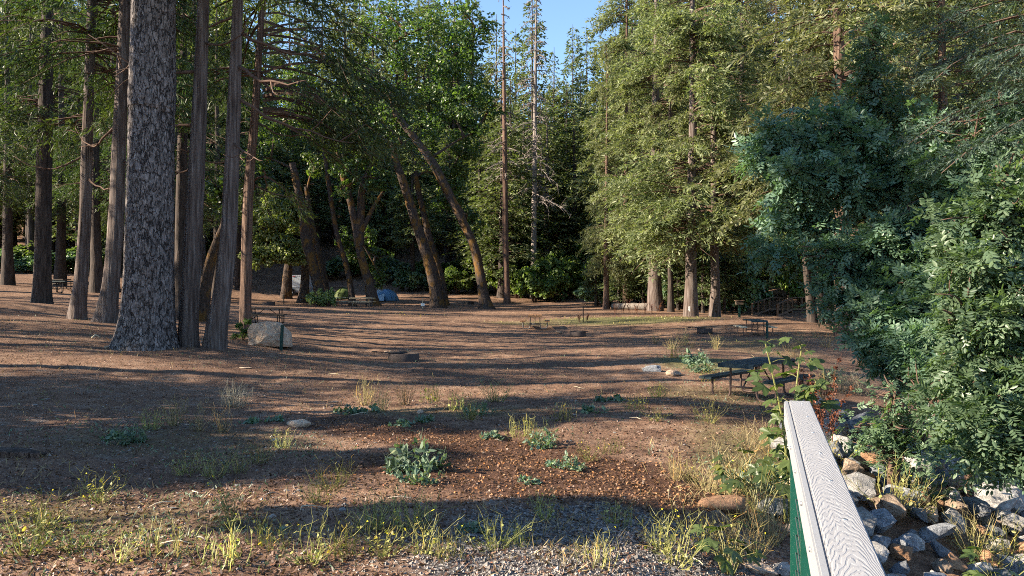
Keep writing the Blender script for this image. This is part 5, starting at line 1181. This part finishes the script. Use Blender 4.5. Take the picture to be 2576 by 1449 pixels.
ash('bright-edged ash shrub closest to the camera at the right frame edge', [B(2540, 450, 8.6, 50), B(2500, 530, 8.6, 75), B(2440, 600, 8.6, 65), B(2560, 620, 8.6, 85), B(2470, 700, 8.4, 85), B(2570, 760, 8.4, 95), B(2420, 800, 8.4, 75), B(2500, 870, 8.2, 90), B(2590, 930, 8.2, 95), B(2430, 940, 8.2, 72), B(2500, 1020, 8, 80), B(2440, 1080, 8, 60), B(2570, 1080, 8, 80), B(2490, 1150, 7.9, 55)],
    'ash_light', 30, 704, [stem_px((2640, 1250, 8.8), (2580, 950, 8.7), (2520, 700, 8.6), (2530, 440, 8.6)), stem_px((2640, 1250, 8.6), (2560, 1050, 8.4), (2460, 900, 8.4), (2430, 780, 8.4))], .22)
ash('shaded ash shrub filling the gap above the near right shrub', [B(2380, 440, 13, 80), B(2460, 400, 13, 70), B(2330, 340, 13.5, 60), B(2540, 330, 13, 80), B(2450, 520, 12.6, 90), B(2400, 600, 12.6, 80), B(2560, 480, 12, 80), B(2300, 430, 13.5, 60)],
    'ash_leaf', 24, 705, [stem_px((2480, 1050, 13.4), (2470, 750, 13.2), (2430, 500, 13), (2460, 300, 13)), stem_px((2500, 1050, 13.4), (2520, 700, 13.2), (2540, 420, 13))], .26)
ash('low ash shrub spilling onto the rock bank below the dark shrub', [B(2390, 960, 10.5, 56), B(2430, 1010, 10.2, 56), B(2450, 1080, 9.8, 56), B(2300, 920, 11, 45), B(2520, 1130, 9.4, 50), B(2270, 870, 11.2, 36)],
    'ash_leaf', 30, 706, [stem_px((2440, 1180, 10.4), (2400, 1080, 10.3), (2330, 1000, 10.4)), stem_px((2440, 1180, 10), (2440, 1120, 9.8), (2420, 1060, 9.8))], .22)
ash('young light green shrub standing on the rocks of the bank', [B(2215, 1110, 9.4, 22), B(2240, 1060, 9.4, 20), B(2250, 1010, 9.4, 16), B(2300, 1090, 9.4, 26), B(2255, 1130, 9.4, 30), B(2200, 1090, 9.4, 16)],
    'ash_light', 7, 707, [stem_px((2240, 1220, 9.4), (2245, 1120, 9.4), (2252, 980, 9.4)), stem_px((2245, 1220, 9.4), (2275, 1120, 9.4), (2310, 1075, 9.4))], .15, .4)
# fir bough entering from the right
big = conifer_at('fir_tree', 'dark fir reaching into the upper right corner with drooping needle boughs', 'fir tree', 2640, 13, 22, 'near_b', 'dark', 1.2, None, cs=.85, lift=-2.0)
big.children[1].data = crown_pair('fir_bough_crown', dict(seed=711, H=28, z0=4.0, L0=3.9, nb=170, dens=4.5, blade=.13, bw=.012, droop=.35, up=.1, pp=.6, hang=.45, spread=.5, tmin=.15, q=5.0, thick=.04), 'bough_leaf')

# dark cut dirt bank at the left edge, represented by splintered wood
r = np.random.default_rng(800); p = ray_ground(45, 1150); t = thing('cut_bank', 'low dark cut dirt bank at the left edge, built as splintered wood', 'stump', p, .15); t.scale = (.8, .7, .4)
m = MB()
for i in range(26):
    x = -.32 + .6 * i / 25; h = .20 * (1 - .5 * i / 25) * r.uniform(.75, 1.1); m.box((x, r.normal(0, .02), h / 2 - .06), (.03, .10, h + .1), np.array(Matrix.Rotation(r.normal(0, .12), 3, 'Y')))
m.build('wood', 'red_bark', t)
m = MB(); m.tube([(-.34, .08, .12), (0, .09, .11), (.32, .06, .02)], [.12, .10, .05], 9); m.build('root', 'dark_bark', t, True)
o = MB(); P = [ray_ground(232, 853), ray_ground(240, 851), ray_ground(252, 852)]; o.tube([q + Vector((0, 0, .03 + .05 * (i == 1))) for i, q in enumerate(P)], [.03, .03, .02], 6)
tag(o.build('driftwood', 'pale_wood', None, True), 'short bleached stick lying on the lit ground left of the thick pine', 'stick')

for i in range(34):
    px = rr_.uniform(20, 1850); py = rr_.uniform(895, 1430); q = ray_ground(px, py); a = rr_.uniform(0, 6.28); L = rr_.uniform(.08, .30) * (1.7 if q.y > 10 else 1); pts = []
    for u in (-1, -.3, .4, 1): x = q.x + np.cos(a) * L * u * .5 + rr_.normal(0, .02); y = q.y + np.sin(a) * L * u * .5; pts.append(Vector((x, y, g1(x, y) + .012 + .02 * (abs(u) < .5))))
    o = MB(); o.tube(pts, [.003, .005, .0045, .002], 5); tag(o.build('stick', ('pale_wood', 'branch', 'log')[i % 3], None, True), f"{('bleached', 'dark brown', 'greyish')[i % 3]} dead stick lying on the {'left' if px < 900 else 'right'} part of the open ground", 'stick', f"{('bleached', 'dark brown', 'greyish')[i % 3]} sticks, {'left' if px < 900 else 'right'} part")
# ================================================================== uncountable ground litter (stuff)
def scatter(n, dmax, fn):
    r = np.random.default_rng(int(n)); d = 4.2 * (dmax / 4.2) ** r.random(n); px = r.uniform(-120, 2250, n); x = (px - CX) / F * d
    k = np.clip(fn(x, d), 0, 1) > r.random(n); x = x[k]; d = d[k]; z = G(x, d); return np.stack([x, d, z], 1), r
def bank(x, y): return x < np.interp(y, [2.4, 3.5, 6.5, 10, 13, 20, 33, 60], [1.2, 1.6, 2.3, 3.8, 5.2, 8.4, 13, 40])
def flakes(name, P, r, L, w, mat, up=1.5, dark=0):
    n = len(P); nr = norm(r.normal(0, 1, (n, 3)) + np.array([0, 0, up])); d = norm(np.cross(nr, r.normal(0, 1, (n, 3)))); side = norm(np.cross(nr, d)); LL = L * r.uniform(.5, 1.6, n)
    c = P + np.array([0, 0, .006]) - d * (LL * .5)[:, None]; mid1 = c + d * (LL * .2)[:, None]; mid2 = c + d * (LL * .85)[:, None]; ww = (w * r.uniform(.5, 1.4, n))[:, None]
    V = np.stack([mid1 + side * ww, mid2 + side * ww * .8, mid2 - side * ww, mid1 - side * ww * .9], 1).reshape(-1, 3)
    tag(link(name, mesh_of(name, V, [np.arange(n * 4).reshape(-1, 4)], mat, np.repeat(r.random(n), 4))), None, None, None, 'stuff')
P, r = scatter(120000, 13, lambda x, y: zones(x, y)[0] ** 1.5 * .75 * bank(x, y)); flakes('bark_chips', P, r, .034, .007, 'chip', 1.2)
P, r = scatter(90000, 26, lambda x, y: (.55 - zones(x, y)[0] * .6 - zones(x, y)[1] * .3) * bank(x, y)); flakes('needle_litter', P, r, .05, .006, 'litter', 1.2)
P, r = scatter(110000, 16, lambda x, y: (.10 + zones(x, y)[1] * 1.0 - zones(x, y)[0] * .3) * bank(x, y) * np.where(y > 7, .5, 1))
n = len(P); oc = np.array([(1, 0, 0), (0, 1, 0), (-1, 0, 0), (0, -1, 0), (0, 0, .8), (0, 0, -.6)]); ofc = np.array([(0, 1, 4), (1, 2, 4), (2, 3, 4), (3, 0, 4), (1, 0, 5), (2, 1, 5), (3, 2, 5), (0, 3, 5)])
V = (P[:, None] + oc[None] * (.0062 * r.lognormal(0, .5, n))[:, None, None] * r.uniform(.6, 1.3, (n, 6, 1))).reshape(-1, 3)
tag(link('gravel', mesh_of('gravel', V, [(np.arange(n)[:, None, None] * 6 + ofc[None]).reshape(-1, 3)], 'pebble', np.repeat(r.random(n), 6))), None, None, None, 'stuff')
def grass(name, n, dmax, fn, h, wd, mat, lean=.6):
    P, r = scatter(n, dmax, fn); n = len(P); d = norm(r.normal(0, lean, (n, 3)) * (1, 1, .2) + np.array([0, 0, 1.])); side = norm(np.cross(d, r.normal(0, 1, (n, 3)))); LL = h * r.uniform(.4, 1.3, n) * (1 + P[:, 1] / 30)
    V, Fq, q = rhombs(P, d, LL, wd * (1 + P[:, 1] / 12), side, r.random(n)); tag(link(name, mesh_of(name, V, [Fq], mat, q)), None, None, None, 'stuff')
patch = lambda x, y: sstep(.45, .7, fbm(x * .8, y * .8, 3, 21))
grass('ground_weeds', 46000, 30, lambda x, y: (zones(x, y)[2] * 1.3 + .10 - zones(x, y)[1] * .2 - zones(x, y)[0]) * patch(x, y) * bank(x, y), .05, .0035, 'weed_blue', 1.1)
grass('dry_grass', 26000, 26, lambda x, y: (.25 + 1.4 * (1 - sstep(.3, 1.6, strip_d(x, y, (1.3, 5.2), (3.6, 12)))) - zones(x, y)[0]) * patch(x + 9, y) * bank(x, y), .09, .0022, 'weed_dry', 1.0)
grass('meadow_grass', 60000, 60, lambda x, y: (zones(x, y)[2] - .2) * 2.2 * (y > 30) * bank(x, y), .05, .004, 'weed_green', .8)
